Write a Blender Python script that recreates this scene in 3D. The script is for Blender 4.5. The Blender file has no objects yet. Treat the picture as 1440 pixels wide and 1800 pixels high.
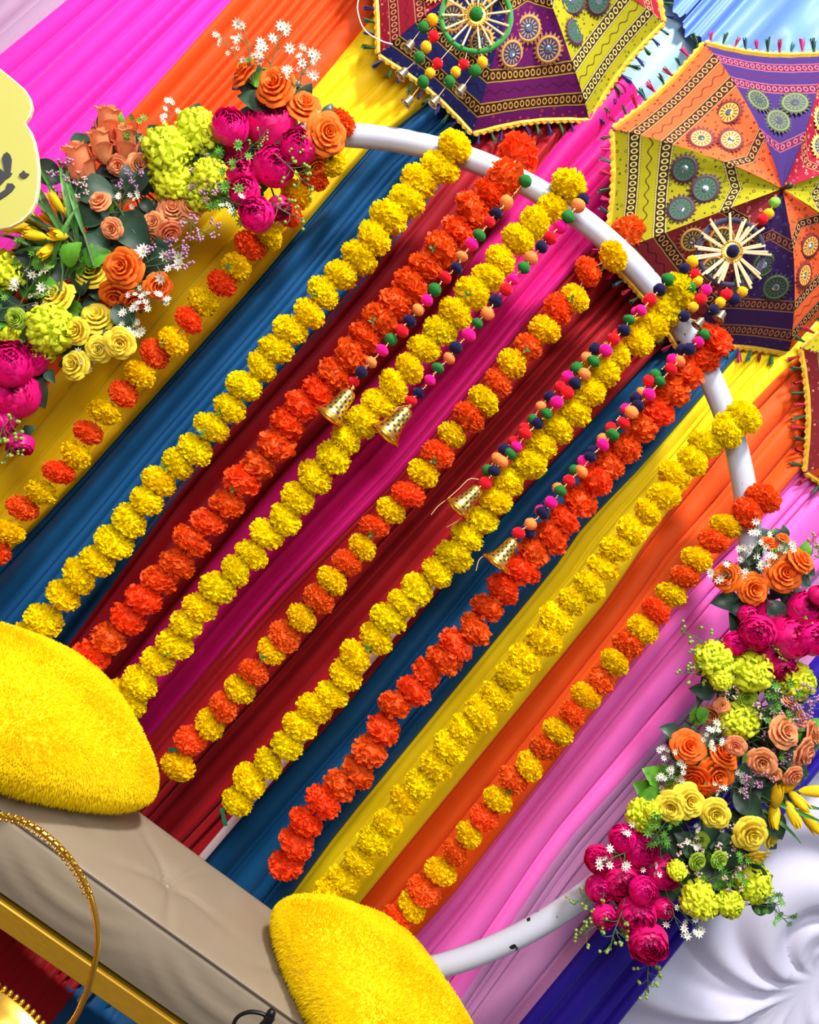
import bpy, math, random
import numpy as np
from mathutils import Vector, Matrix, Euler

# ------------------------------------------------------------------ camera
SC = bpy.context.scene
COL = SC.collection
FPX = 1450.0                       # focal length in pixels of the 1440x1800 frame
ROLL = math.radians(40.3)
CC, SS = math.cos(ROLL), math.sin(ROLL)
EYE = 1.5
cam = bpy.data.objects.new('camera', bpy.data.cameras.new('camera'))
COL.objects.link(cam)
cam.data.sensor_fit = 'HORIZONTAL'
cam.data.sensor_width = 36.0
cam.data.lens = 36.0 * FPX / 1440.0
cam.data.clip_start = 0.05
cam.matrix_world = Matrix(((CC, -SS, 0, 0), (0, 0, -1, 0), (SS, CC, 0, EYE), (0, 0, 0, 1)))
SC.camera = cam

# ------------------------------------------------------------------ light
w = bpy.data.worlds.new('room_light')
SC.world = w
w.use_nodes = True
w.node_tree.nodes['Background'].inputs[0].default_value = (0.86, 0.9, 1.0, 1)
w.node_tree.nodes['Background'].inputs[1].default_value = 0.27


def area(name, loc, target, size, power, color=(1, 1, 1), sy=None):
    l = bpy.data.lights.new(name, 'AREA')
    l.shape = 'RECTANGLE'
    l.size = size
    l.size_y = sy or size
    l.energy = power
    l.color = color
    o = bpy.data.objects.new(name, l)
    COL.objects.link(o)
    o.location = loc
    o.rotation_euler = (Vector(target) - Vector(loc)).to_track_quat('-Z', 'Y').to_euler()
    return o


area('ceiling_lamp', (-0.7, 0.1, 4.7), (0.0, 2.1, 1.3), 0.45, 185, (1.0, 0.97, 0.94))
area('front_fill', (-0.6, -1.0, 2.8), (-0.1, 2.0, 0.9), 1.3, 64, (1.0, 0.98, 0.96))  # added soft fill from the camera side, not a fixture of the room
area('stage_light', (2.4, 0.8, 3.4), (1.5, 2.2, 1.8), 0.5, 10, (0.55, 0.75, 1.0))

SC.view_settings.view_transform = 'Standard'
SC.view_settings.look = 'None'
SC.view_settings.exposure = 0.28
SC.view_settings.gamma = 1.0
SC.view_settings.use_curve_mapping = False

R = random.Random(7)
PI = math.pi


# ------------------------------------------------------------------ helpers
def at(u, v, d):
    """world point seen at frame point (u, v), d metres in front of the lens"""
    a = (u - 720) * d / FPX
    b = (v - 900) * d / FPX
    return Vector((a * CC + b * SS, d, EYE + a * SS - b * CC))


def s2l(c):
    return tuple(((x / 255) / 12.92 if x / 255 <= 0.04045 else ((x / 255 + 0.055) / 1.055) ** 2.4) for x in c)


MATS = {}


class NT:
    def __init__(s, name):
        s.m = bpy.data.materials.new(name)
        s.m.use_nodes = True
        s.t = s.m.node_tree
        s.b = s.t.nodes['Principled BSDF']

    def n(s, typ, **kw):
        nd = s.t.nodes.new(typ)
        for k, v in kw.items():
            setattr(nd, k, v)
        return nd

    def put(s, sock, v):
        if hasattr(v, 'is_output') or isinstance(v, bpy.types.NodeSocket):
            s.t.links.new(v, sock)
        else:
            sock.default_value = v

    def math(s, op, a, b=None, c=None):
        nd = s.n('ShaderNodeMath', operation=op)
        s.put(nd.inputs[0], a)
        if b is not None: s.put(nd.inputs[1], b)
        if c is not None: s.put(nd.inputs[2], c)
        return nd.outputs[0]

    def mix(s, f, a, b):
        nd = s.n('ShaderNodeMix', data_type='RGBA')
        s.put(nd.inputs[0], f)
        s.put(nd.inputs[6], a if not isinstance(a, tuple) else (*a[:3], 1))
        s.put(nd.inputs[7], b if not isinstance(b, tuple) else (*b[:3], 1))
        return nd.outputs[2]

    def base(s, v):
        s.put(s.b.inputs['Base Color'], v if not isinstance(v, tuple) else (*v[:3], 1))

    def set(s, **kw):
        for k, v in kw.items():
            s.b.inputs[k.replace('_', ' ')].default_value = v

    def noise(s, scale, detail=3, vec=None):
        nd = s.n('ShaderNodeTexNoise')
        nd.inputs['Scale'].default_value = scale
        nd.inputs['Detail'].default_value = detail
        if vec is not None: s.t.links.new(vec, nd.inputs['Vector'])
        return nd.outputs[0]

    def obco(s):
        return s.n('ShaderNodeTexCoord').outputs['Object']

    def bump(s, h, strength=0.3, dist=0.002):
        nd = s.n('ShaderNodeBump')
        nd.inputs['Strength'].default_value = strength
        nd.inputs['Distance'].default_value = dist
        s.t.links.new(h, nd.inputs['Height'])
        s.t.links.new(nd.outputs[0], s.b.inputs['Normal'])


def simple(name, rgb, rough=0.6, metal=0.0, var=0.12, nscale=30, sheen=0.0, rnd=0.0, spec=0.5, bump=0.0, trans=0.0):
    """plain surface: colour with a fine mottle, optional per-object variation"""
    if name in MATS: return MATS[name]
    t = NT(name)
    c = s2l(rgb)
    dk = tuple(x * (1 - var) for x in c)
    lt = tuple(min(1, x * (1 + var) + 0.01 * var) for x in c)
    nz = t.noise(nscale, 3, t.obco())
    col = t.mix(nz, dk, lt)
    if rnd:
        oi = t.n('ShaderNodeObjectInfo')
        hs = t.n('ShaderNodeHueSaturation')
        t.put(hs.inputs['Hue'], t.math('MULTIPLY_ADD', oi.outputs['Random'], 0.03 * rnd, 0.5 - 0.015 * rnd))
        t.put(hs.inputs['Value'], t.math('MULTIPLY_ADD', oi.outputs['Random'], -0.3 * rnd, 1.0 + 0.1 * rnd))
        t.put(hs.inputs['Color'], col)
        col = hs.outputs[0]
    t.base(col)
    t.set(Roughness=rough, Metallic=metal)
    t.b.inputs['Specular IOR Level'].default_value = spec
    if sheen: t.b.inputs['Sheen Weight'].default_value = sheen
    if bump: t.bump(t.noise(nscale * 4, 4, t.obco()), bump)
    if trans:
        tr = t.n('ShaderNodeBsdfTranslucent')
        t.t.links.new(col, tr.inputs[0])
        mx = t.n('ShaderNodeMixShader')
        mx.inputs[0].default_value = trans
        t.t.links.new(t.b.outputs[0], mx.inputs[1])
        t.t.links.new(tr.outputs[0], mx.inputs[2])
        t.t.links.new(mx.outputs[0], t.t.nodes['Material Output'].inputs[0])
    MATS[name] = t.m
    return t.m


class MB:
    """collects vertices and faces, becomes one mesh"""

    def __init__(s):
        s.v = []; s.f = []; s.mi = []; s.uv = {}

    def grid(s, pts, mat=0, close_u=False, uvs=None):
        """pts[i][j] rows"""
        o = len(s.v); nr = len(pts); nc = len(pts[0])
        for r in pts: s.v.extend([tuple(p) for p in r])
        for i in range(nr - 1):
            for j in range(nc if close_u else nc - 1):
                k = (j + 1) % nc
                s.f.append((o + i * nc + j, o + i * nc + k, o + (i + 1) * nc + k, o + (i + 1) * nc + j))
                s.mi.append(mat)
        if uvs:
            q = o
            for r in uvs:
                for p in r:
                    s.uv[q] = p; q += 1
        return o

    def face(s, pts, mat=0):
        o = len(s.v)
        s.v.extend([tuple(p) for p in pts])
        s.f.append(tuple(range(o, o + len(pts))))
        s.mi.append(mat)

    def tube(s, path, rad, n=6, mat=0, caps=True):
        path = [Vector(p) for p in path]
        rows = []
        up = None
        for i, p in enumerate(path):
            d = (path[min(i + 1, len(path) - 1)] - path[max(i - 1, 0)])
            if d.length < 1e-9: d = Vector((0, 0, 1))
            d.normalize()
            if up is None:
                up = Vector((0, 0, 1)) if abs(d.z) < 0.9 else Vector((1, 0, 0))
            x = d.cross(up)
            if x.length < 1e-6: x = d.orthogonal()
            x.normalize(); y = x.cross(d); up = y
            r = rad[i] if isinstance(rad, (list, tuple)) else rad
            rows.append([p + x * (r * math.cos(2 * PI * k / n)) + y * (r * math.sin(2 * PI * k / n)) for k in range(n)])
        s.grid(rows, mat, True)
        if caps:
            s.face(rows[0][::-1], mat); s.face(rows[-1], mat)

    def lathe(s, prof, n=16, mat=0, M=None):
        rows = []
        for r, z in prof:
            row = [Vector((r * math.cos(2 * PI * k / n), r * math.sin(2 * PI * k / n), z)) for k in range(n)]
            if M is not None: row = [M @ p for p in row]
            rows.append(row)
        s.grid(rows, mat, True)

    def ball(s, c, r, n=8, m=6, mat=0, sz=1.0):
        c = Vector(c)
        prof = [(max(1e-5, r * math.sin(PI * i / m)), -r * sz * math.cos(PI * i / m)) for i in range(m + 1)]
        s.lathe(prof, n, mat, Matrix.Translation(c))

    def box(s, lo, hi, mat=0, M=None, bev=0.0):
        (x0, y0, z0), (x1, y1, z1) = lo, hi
        b = bev
        def ring(z, i):
            return [Vector(p) for p in ((x0 + i + b, y0 + i, z), (x1 - i - b, y0 + i, z), (x1 - i, y0 + i + b, z), (x1 - i, y1 - i - b, z),
                                        (x1 - i - b, y1 - i, z), (x0 + i + b, y1 - i, z), (x0 + i, y1 - i - b, z), (x0 + i, y0 + i + b, z))]
        b = max(b, 0.0005)
        rows = [ring(z0, b), ring(z0 + b, 0), ring(z1 - b, 0), ring(z1, b)]
        if M is not None: rows = [[M @ p for p in r] for r in rows]
        s.grid(rows, mat, True)
        s.face(rows[0][::-1], mat); s.face(rows[-1], mat)

    def mesh(s, name, mats, smooth=True):
        me = bpy.data.meshes.new(name)
        me.from_pydata(s.v, [], s.f)
        for m in (mats if isinstance(mats, (list, tuple)) else [mats]): me.materials.append(m)
        me.polygons.foreach_set('material_index', s.mi)
        me.polygons.foreach_set('use_smooth', [smooth] * len(s.f))
        if s.uv:
            l = me.uv_layers.new(name='UVMap')
            vi = np.empty(len(me.loops), dtype=np.int32)
            me.loops.foreach_get('vertex_index', vi)
            arr = np.array([s.uv.get(i, (0, 0)) for i in range(len(s.v))], dtype=np.float32)
            l.data.foreach_set('uv', arr[vi].ravel())
        me.update()
        return me


WM = {}


def place(name, me, M=None, parent=None):
    """link one object at world matrix M (a part when it has a parent)"""
    o = bpy.data.objects.new(name, me)
    COL.objects.link(o)
    M = M if M is not None else Matrix.Identity(4)
    if isinstance(M, Vector): M = Matrix.Translation(M)
    if parent is not None:
        o.parent = parent
        o.matrix_basis = WM[parent.name].inverted() @ M
    else:
        o.matrix_basis = M
    WM[o.name] = M.copy()
    return o


def tag(o, label, cat, group=None, kind=None):
    if label: o['label'] = label
    if cat: o['category'] = cat
    if group: o['group'] = group
    if kind: o['kind'] = kind
    return o


def basis(x, y, z, loc):
    return Matrix(((x[0], y[0], z[0], loc[0]), (x[1], y[1], z[1], loc[1]), (x[2], y[2], z[2], loc[2]), (0, 0, 0, 1)))


def facing(loc, axis, spin=0.0, scale=1.0):
    """matrix whose local Z points along axis"""
    q = Vector(axis).normalized().to_track_quat('Z', 'Y')
    return Matrix.Translation(loc) @ q.to_matrix().to_4x4() @ Matrix.Rotation(spin, 4, 'Z') @ (Matrix.Scale(scale, 4) if not isinstance(scale, tuple) else Matrix.Diagonal((*scale, 1)))


def curve_pts(ctrl, n):
    """Catmull-Rom through control points"""
    P = [Vector(p) for p in ctrl]
    P = [P[0] * 2 - P[1]] + P + [P[-1] * 2 - P[-2]]
    out = []
    seg = len(P) - 3
    for i in range(n):
        t = i / (n - 1) * seg
        k = min(int(t), seg - 1); t -= k
        a, b, c, d = P[k:k + 4]
        out.append(0.5 * ((2 * b) + (c - a) * t + (2 * a - 5 * b + 4 * c - d) * t * t + (3 * b - a - 3 * c + d) * t ** 3))
    return out


# ------------------------------------------------------------------ room
def build_room():
    t = NT('grey_carpet')
    t.base(t.mix(t.noise(60, 5, t.obco()), s2l((70, 62, 66)), s2l((110, 98, 100))))
    t.set(Roughness=0.95)
    m = MB(); m.box((-4, -2.2, -0.1), (4, 2.75, 0.0))
    o = place('floor', m.mesh('floor', t.m, False)); o['kind'] = 'structure'
    m = MB(); m.box((-4, 2.65, 0), (4, 2.75, 4.2))
    o = place('wall_back', m.mesh('wall_back', simple('wall_paint', (226, 222, 232), 0.8, var=0.03), False)); o['kind'] = 'structure'


build_room()

# ------------------------------------------------------------------ drapes
DW = 2.10           # distance of the drape plane from the lens
TOPZ = 2.68


def bx(pts, z, dw=DW):
    """x of a seam line at height z"""
    q = sorted([(p.z, p.x) for p in (at(u, v, dw) for u, v in pts)])
    if z <= q[0][0]: a, b = q[0], q[1]
    elif z >= q[-1][0]: a, b = q[-2], q[-1]
    else:
        for a, b in zip(q, q[1:]):
            if a[0] <= z <= b[0]: break
    return a[1] + (b[1] - a[1]) * (z - a[0]) / (b[0] - a[0])


SEAMS = {
    'off_l': [(-150, 0), (-260, 130)],
    'lil_pink': [(151, 0), (9, 115)],
    'pink_or': [(440, 0), (240, 227), (0, 500)],
    'or_yel': [(622, 75), (547, 169), (253, 460), (33, 747)],
    'yel_teal': [(750, 180), (640, 267), (444, 500), (133, 847), (0, 985)],
    'teal_red': [(870, 220), (789, 312), (575, 577), (333, 850), (130, 1130)],
    'red_mag': [(1010, 230), (959, 288), (756, 577), (500, 842), (222, 1178)],
    'mag_red': [(1180, 290), (1044, 425), (922, 561), (700, 830), (478, 1055), (277, 1293)],
    'red_teal': [(1165, 597), (850, 930), (600, 1240), (345, 1505)],
    'teal_yel': [(1240, 675), (1119, 816), (1019, 919), (966, 997), (594, 1450), (525, 1544)],
    'yel_or': [(1400, 622), (1309, 707), (1131, 937), (1061, 1044), (705, 1478), (626, 1575)],
    'or_pink': [(1440, 769), (1300, 930), (1226, 996), (1092, 1167), (782, 1571), (723, 1634)],
    'pink_mau': [(1440, 985), (1180, 1260), (985, 1480), (880, 1640)],
    'mau_blue': [(1440, 1140), (1315, 1290), (1100, 1560), (900, 1800)],
    'blue_wht': [(1440, 1323), (1351, 1433), (1214, 1607), (1061, 1800)],
}


def cloth_mat(name, rgb, trans=0.0, rough=0.62, sheen=0.25):
    t = NT(name)
    c = s2l(rgb)
    mp = t.n('ShaderNodeMapping'); mp.inputs['Scale'].default_value = (420, 420, 12)
    t.t.links.new(t.obco(), mp.inputs[0])
    nz = t.noise(1.0, 3, mp.outputs[0])
    col = t.mix(nz, tuple(x * 0.9 for x in c), tuple(min(1, x * 1.08) for x in c))
    t.base(col)
    t.set(Roughness=rough)
    t.b.inputs['Sheen Weight'].default_value = sheen
    t.b.inputs['Sheen Tint'].default_value = (*[min(1, x + 0.2) for x in c], 1)
    t.b.inputs['Specular IOR Level'].default_value = 0.25
    t.bump(nz, 0.12, 0.001)
    if trans:
        tr = t.n('ShaderNodeBsdfTranslucent'); t.t.links.new(col, tr.inputs[0])
        mx = t.n('ShaderNodeMixShader'); mx.inputs[0].default_value = trans
        t.t.links.new(t.b.outputs[0], mx.inputs[1]); t.t.links.new(tr.outputs[0], mx.inputs[2])
        t.t.links.new(mx.outputs[0], t.t.nodes['Material Output'].inputs[0])
    return t.m


def drape(label, left, right, rgb, seed, pleat=0.045, amp=0.02, off=0.0, lap=0.012, top=TOPZ, dw=DW, pool=0.36, sharp=0.5):
    rr = random.Random(seed)
    zs = [top, top - 0.05] + [top - 0.05 - (top - 0.10) * i / 26 for i in range(1, 27)]
    wmid = abs(bx(right, 1.5) - bx(left, 1.5)) if not isinstance(left, float) else 1.0
    cuts = [0.0]
    while cuts[-1] < 1:
        cuts.append(cuts[-1] + rr.choice([0.35, 0.6, 0.8, 1.0, 1.5]) * pleat / max(wmid, 0.05))
    cuts = [c / cuts[-1] for c in cuts]
    us, ys = [], []
    for a, b in zip(cuts, cuts[1:]):
        A = amp * rr.uniform(0.7, 1.6) * min(1.0, (b - a) * wmid / pleat)
        sk = rr.choice((rr.uniform(0.5, 0.8), rr.uniform(1.3, 2.2)))
        n = 10
        b0 = rr.uniform(0, 0.02)
        for i in range(n):
            t = i / n
            us.append(a + (b - a) * t)
            ys.append(A * math.sin(PI * t ** sk) ** sharp + b0 * math.sin(PI * t) ** 0.25)
    us.append(1.0); ys.append(0.0)
    ph = [rr.uniform(0, 6.28) for _ in range(3)]
    rows = []

    def row(z, fwd, k, g):
        xl, xr = bx(left, z) - lap, bx(right, z) + lap
        out = []
        for u, y in zip(us, ys):
            un = u + 0.012 * math.sin(2.1 * z + ph[0] + 5 * u) * math.sin(PI * u)
            dip = 0.006 * math.sin(1.3 * z + ph[1] + 9 * u)
            out.append(Vector((xl + (xr - xl) * un, dw - off - fwd - y * g - dip, k)))
        return out
    for z in zs:
        g = 0.55 if z == zs[0] else 1.0
        rows.append(row(z, 0.0, z, g))
    if pool:
        for i in range(1, 9):
            a = i / 8
            rr2 = 0.05
            rows.append(row(0.05 - 0.01 * i, rr2 + pool * a ** 1.3, max(0.006, 0.05 - 0.06 * a) + 0.018 * abs(math.sin(3 * a + ph[2])), 0.6))
    m = MB(); m.grid(rows)
    o = place('drape', m.mesh('drape', cloth_mat('cloth_%d' % seed, rgb)))
    tag(o, label, 'drape', 'coloured cloth strips of the backdrop')
    return o


S = SEAMS
drape('pale lilac backdrop cloth beside the bright pink strip, in the top corner', S['off_l'], S['lil_pink'], (182, 146, 176), 11, 0.07, 0.02, 0.0)
drape('bright pink backdrop cloth behind the yellow sign and the peach roses', S['lil_pink'], S['pink_or'], (232, 46, 180), 12, 0.06, 0.028, 0.006)
drape('orange backdrop cloth between the bright pink and yellow strips, behind orange roses', S['pink_or'], S['or_yel'], (222, 74, 10), 13, 0.04, 0.028, 0.012)
drape('yellow backdrop cloth behind the orange and yellow garland beside the flower spray', S['or_yel'], S['yel_teal'], (255, 208, 0), 14, 0.04, 0.014, 0.018)
drape('wide teal blue backdrop cloth next to the yellow strip by the flower spray', S['yel_teal'], S['teal_red'], (0, 78, 128), 15, 0.035, 0.022, 0.008)
drape('red backdrop cloth behind the orange garland between teal and magenta cloth', S['teal_red'], S['red_mag'], (150, 3, 26), 16, 0.036, 0.022, 0.016)
drape('magenta backdrop cloth between the two red strips', S['red_mag'], S['mag_red'], (206, 0, 116), 17, 0.04, 0.02, 0.008)
drape('red backdrop cloth behind the orange and yellow garland in the middle of the hoop', S['mag_red'], S['red_teal'], (148, 3, 18), 18, 0.038, 0.022, 0.016)
drape('narrower teal blue backdrop cloth between the red and yellow strips, behind the orange garland', S['red_teal'], S['teal_yel'], (0, 75, 122), 19, 0.036, 0.02, 0.006)
drape('yellow backdrop cloth beside the narrow teal strip under the large orange and purple parasol', S['teal_yel'], S['yel_or'], (255, 224, 0), 20, 0.045, 0.018, 0.02)
drape('orange backdrop cloth between the yellow and pale pink strips, behind plain yellow garland', S['yel_or'], S['or_pink'], (226, 80, 6), 21, 0.045, 0.022, 0.012)
drape('pale pink backdrop cloth beside the orange strip, behind the outermost mixed garland', S['or_pink'], S['pink_mau'], (240, 104, 194), 22, 0.055, 0.02, 0.004)
drape('dusty mauve backdrop cloth between pale pink and royal blue, behind the foot of the hoop', S['pink_mau'], S['mau_blue'], (184, 122, 170), 23, 0.06, 0.022, 0.0)
drape('royal blue backdrop cloth next to the white gathered cloth', S['mau_blue'], S['blue_wht'], (38, 14, 146), 24, 0.05, 0.02, 0.014)


def white_swag():
    """white satin gathered to a tie point: folds run along circles that touch at the tie"""
    D = 2.2
    T = at(1462, 1700, D)
    NX = (-0.964, 0.267)           # towards the centres of the fold circles
    n, k = 240, 240
    rows = []
    for i in range(n):
        r = []
        for j in range(k):
            z = -0.0 + 1.75 * i / (n - 1)
            p = Vector((bx(SEAMS['blue_wht'], z) - 0.05 + 1.2 * j / (k - 1), D, z))
            dx, dz = p.x - T.x, p.z - T.z
            s_ = dx * NX[0] + dz * NX[1]
            rad = math.sqrt(dx * dx + dz * dz + 1e-4)
            rc = rad * rad / (2 * abs(s_) + 0.02)
            lg = math.log(rc)
            amp = 0.017 * min(1.0, rad * 5) * (1 + 2.2 * min(rad, 0.45)) * (1 if s_ > 0 else 0.6)
            amp *= min(1.0, (abs(s_) * 14) ** 1.5)
            wob = 0.25 * math.sin(3 * lg + 4 * rad)
            h = amp * (abs(math.sin(2.3 * lg + wob)) ** 0.7 * 1.3 + 0.6 * math.sin(8.3 * lg + 1.0) + 0.15 * math.sin(15 * lg))
            h -= 0.03 * math.exp(-rad * 14)
            r.append(Vector((p.x, D - h - 0.02, p.z)))
        rows.append(r)
    m = MB(); m.grid(rows)
    o = place('drape', m.mesh('white_swag', cloth_mat('white_satin', (206, 202, 220), 0.0, 0.42, 0.2)))
    tag(o, 'white satin cloth gathered in curving folds beside the royal blue strip', 'drape')


white_swag()


def pale_cloth():
    # plain white hanging cloth behind the parasols
    D = 2.31
    rr = random.Random(5)
    rows = []
    for i in range(20):
        z = 4.0 - 2.2 * i / 19
        r = []
        for j in range(160):
            x = -0.9 + 3.6 * j / 159
            h = 0.02 * math.sin(x * 19 + 0.3 * z) + 0.012 * math.sin(x * 43 + 1.3) + 0.006 * math.sin(x * 90)
            r.append(Vector((x, D - h, z)))
        rows.append(r)
    m = MB(); m.grid(rows)
    o = place('drape', m.mesh('white_cloth', cloth_mat('white_cloth', (150, 182, 200), 0.0, 0.5)))
    tag(o, 'white cloth hanging between the two large parasols, above the magenta strip', 'drape')
    # pale valance with slanting folds, blue light put into its base colour
    D = 2.265
    low = [(1120, -120), (1172, -20), (1180, 18), (1199, 37), (1193, 47), (1203, 62), (1225, 75), (1260, 100), (1330, 160), (1420, 230), (1560, 330)]
    P = curve_pts([at(u, v, D) for u, v in low], 90)
    rows = []
    for i in range(40):
        t = i / 39
        r = []
        for j, p in enumerate(P):
            s = j / 89
            up = Vector((0.03, 0, 1.0))
            q = p + up * (t * 0.75)
            h = 0.018 * math.sin(s * 46 + t * 1.0) * (0.4 + 0.6 * math.sin(PI * min(1, t * 1.3 + 0.2))) + 0.008 * math.sin(s * 103 + 2)
            h += 0.03 * math.exp(-((s * 1.0 - 0.86 + 0.42 * t) / 0.035) ** 2)
            r.append(Vector((q.x, D - h - 0.015, q.z)))
        rows.append(r)
    m = MB(); m.grid(rows)
    o = place('drape', m.mesh('blue_lit_valance', cloth_mat('blue_lit_cloth', (100, 136, 212), 0.0, 0.5)))
    tag(o, 'pale cloth valance painted in blue light, slanting folds above the orange and purple parasol', 'drape')


pale_cloth()

# white pole of the backdrop frame, seen in the gap between red and teal cloth
m = MB()
a, b = at(391, 1428, 2.05), at(352, 1500, 2.05)
m.box((-0.010, -0.006, 0), (0.010, 0.006, 1.4), bev=0.003)
o = place('backdrop_pole', m.mesh('backdrop_pole', simple('pole_white', (235, 205, 210), 0.4)), Vector((bx(S['red_teal'], 0.55, DW) + 0.005, 2.035, 0.0)))
tag(o, 'white upright pole showing between red and teal cloth behind the bench', 'pole')


# ------------------------------------------------------------------ hoop
HC = at(575, 981, 1.9)
HR = 744.5 * 1.9 / FPX
TUBE = 0.0265


def build_hoop():
    t = NT('hoop_paint')
    oc = t.obco()
    chips = t.math('GREATER_THAN', t.noise(34, 6, oc), 0.672)
    zone = t.math('GREATER_THAN', t.noise(3.5, 1, oc), 0.5)
    col = t.mix(t.noise(8, 4, oc), s2l((176, 180, 196)), s2l((192, 196, 212)))
    t.base(t.mix(t.math('MULTIPLY', chips, zone), col, s2l((30, 28, 34))))
    t.set(Roughness=0.22)
    root = place('flower_hoop', None, Vector((HC.x, HC.y, 0)))
    tag(root, 'large round white painted metal hoop carrying the garlands and flower sprays', 'hoop')
    m = MB(); n = 160; k = 14
    rows = []
    for i in range(n):
        a = 2 * PI * i / n
        er = Vector((math.cos(a), 0, math.sin(a)))
        rows.append([HC + er * (HR + TUBE * math.cos(2 * PI * j / k)) + Vector((0, 1, 0)) * (TUBE * math.sin(2 * PI * j / k)) for j in range(k)])
    rows.append(rows[0])
    m.grid(rows, 0, True)
    place('ring', m.mesh('ring', t.m), None, root)
    for sx in (-0.52, 0.56):
        m = MB()
        zt = HC.z - math.sqrt(HR ** 2 - sx ** 2)
        m.tube([(HC.x + sx, HC.y, 0.012), (HC.x + sx, HC.y, zt)], 0.02, 10)
        m.box((HC.x + sx - 0.03, HC.y - 0.18, 0), (HC.x + sx + 0.03, HC.y + 0.14, 0.016), bev=0.003)
        place('foot', m.mesh('foot', t.m, False), None, root)


build_hoop()


# ------------------------------------------------------------------ marigolds and garlands
def marigold_mesh(kind, seed, mats):
    """unit ball of petals around local Z (the string)"""
    rr = random.Random(seed)
    m = MB()
    m.ball((0, 0, 0), 0.8, 14, 9, 0, 0.78)
    if kind == 'fringe': N, wd, r0, r1, cut = 420, 0.12, 0.6, (0.9, 1.08), 0.06
    else: N, wd, r0, r1, cut = 210, 0.20, 0.55, (0.86, 1.1), 0.12
    for i in range(N):
        z = 1 - 2 * (i + 0.5) / N
        a = i * 2.39996 + rr.uniform(-0.2, 0.2)
        s = math.sqrt(1 - z * z)
        d = Vector((s * math.cos(a), s * math.sin(a), z * 0.8)).normalized()
        tx = d.orthogonal().normalized()
        tx = (Matrix.Rotation(rr.uniform(0, 6.28), 3, d) @ tx)
        ty = d.cross(tx)
        lean = ty * rr.uniform(-0.32, 0.32) + tx * rr.uniform(-0.15, 0.15)
        L = rr.uniform(*r1)
        sq = Vector((1, 1, 0.84))
        p0 = d * r0
        p2 = (d + lean).normalized() * L
        p1 = p0.lerp(p2, 0.62) + ty * rr.uniform(-0.05, 0.05)
        w2 = wd * rr.uniform(0.75, 1.25)
        nt = rr.uniform(-cut, cut) + cut
        up = ty * rr.uniform(0.02, 0.12)
        pts = [p0 - tx * w2 * 0.3, p0 + tx * w2 * 0.3, p1 - tx * w2 * 0.8, p1 + up * .5, p1 + tx * w2 * 0.8,
               p2 - tx * w2 - d * nt, p2 + up, p2 + tx * w2 * rr.uniform(0.7, 1) - d * nt * rr.uniform(0, 1.4)]
        pts = [Vector((p.x * sq.x, p.y * sq.y, p.z * sq.z)) for p in pts]
        o = len(m.v)
        m.v.extend([tuple(p) for p in pts])
        for f in ((0, 3, 2), (0, 1, 3), (1, 4, 3), (2, 3, 6, 5), (3, 4, 7, 6)):
            m.f.append(tuple(o + q for q in f)); m.mi.append(0)
    return m.mesh('marigold', mats, kind != 'fringe')


M_YEL = simple('marigold_yellow', (255, 230, 3), 0.7, var=0.06, nscale=8, rnd=0.3, spec=0.06, trans=0.4)
M_YEL2 = simple('marigold_deep_yellow', (255, 218, 4), 0.7, var=0.08, nscale=8, rnd=0.4, spec=0.06, trans=0.4)
M_ORA = simple('marigold_orange', (255, 92, 20), 0.6, var=0.12, nscale=8, rnd=0.4, spec=0.3, trans=0.4)
M_ORA2 = simple('marigold_amber', (255, 104, 28), 0.65, var=0.12, nscale=8, rnd=0.4, spec=0.25, trans=0.4)
YEL = [marigold_mesh('fringe', 100 + i, M_YEL) for i in range(5)]
YEL2 = [marigold_mesh('fringe', 110 + i, M_YEL2) for i in range(4)]
ORA = [marigold_mesh('ruffle', 120 + i, M_ORA) for i in range(5)]
ORA2 = [marigold_mesh('fringe', 130 + i, M_ORA2) for i in range(4)]
M_STR = simple('cotton_thread', (205, 190, 180), 0.8)
M_GRN = simple('sepal_green', (40, 120, 50), 0.6)


def sepal_mesh():
    m = MB()
    for k in range(3):
        a = 2.1 * k
        c, s_ = math.cos(a), math.sin(a)
        m.grid([[(0, 0, 0), (0.003, 0, 0.002)], [(0.006 * c - .003 * s_, 0.006 * s_ + .003 * c, 0.006), (0.006 * c + .003 * s_, 0.006 * s_ - .003 * c, 0.004)], [(0.012 * c, 0.012 * s_, 0.004), (0.0125 * c, 0.0122 * s_, 0.0042)]])
    return m.mesh('sepal', M_GRN)


SEPAL = sepal_mesh()


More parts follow.
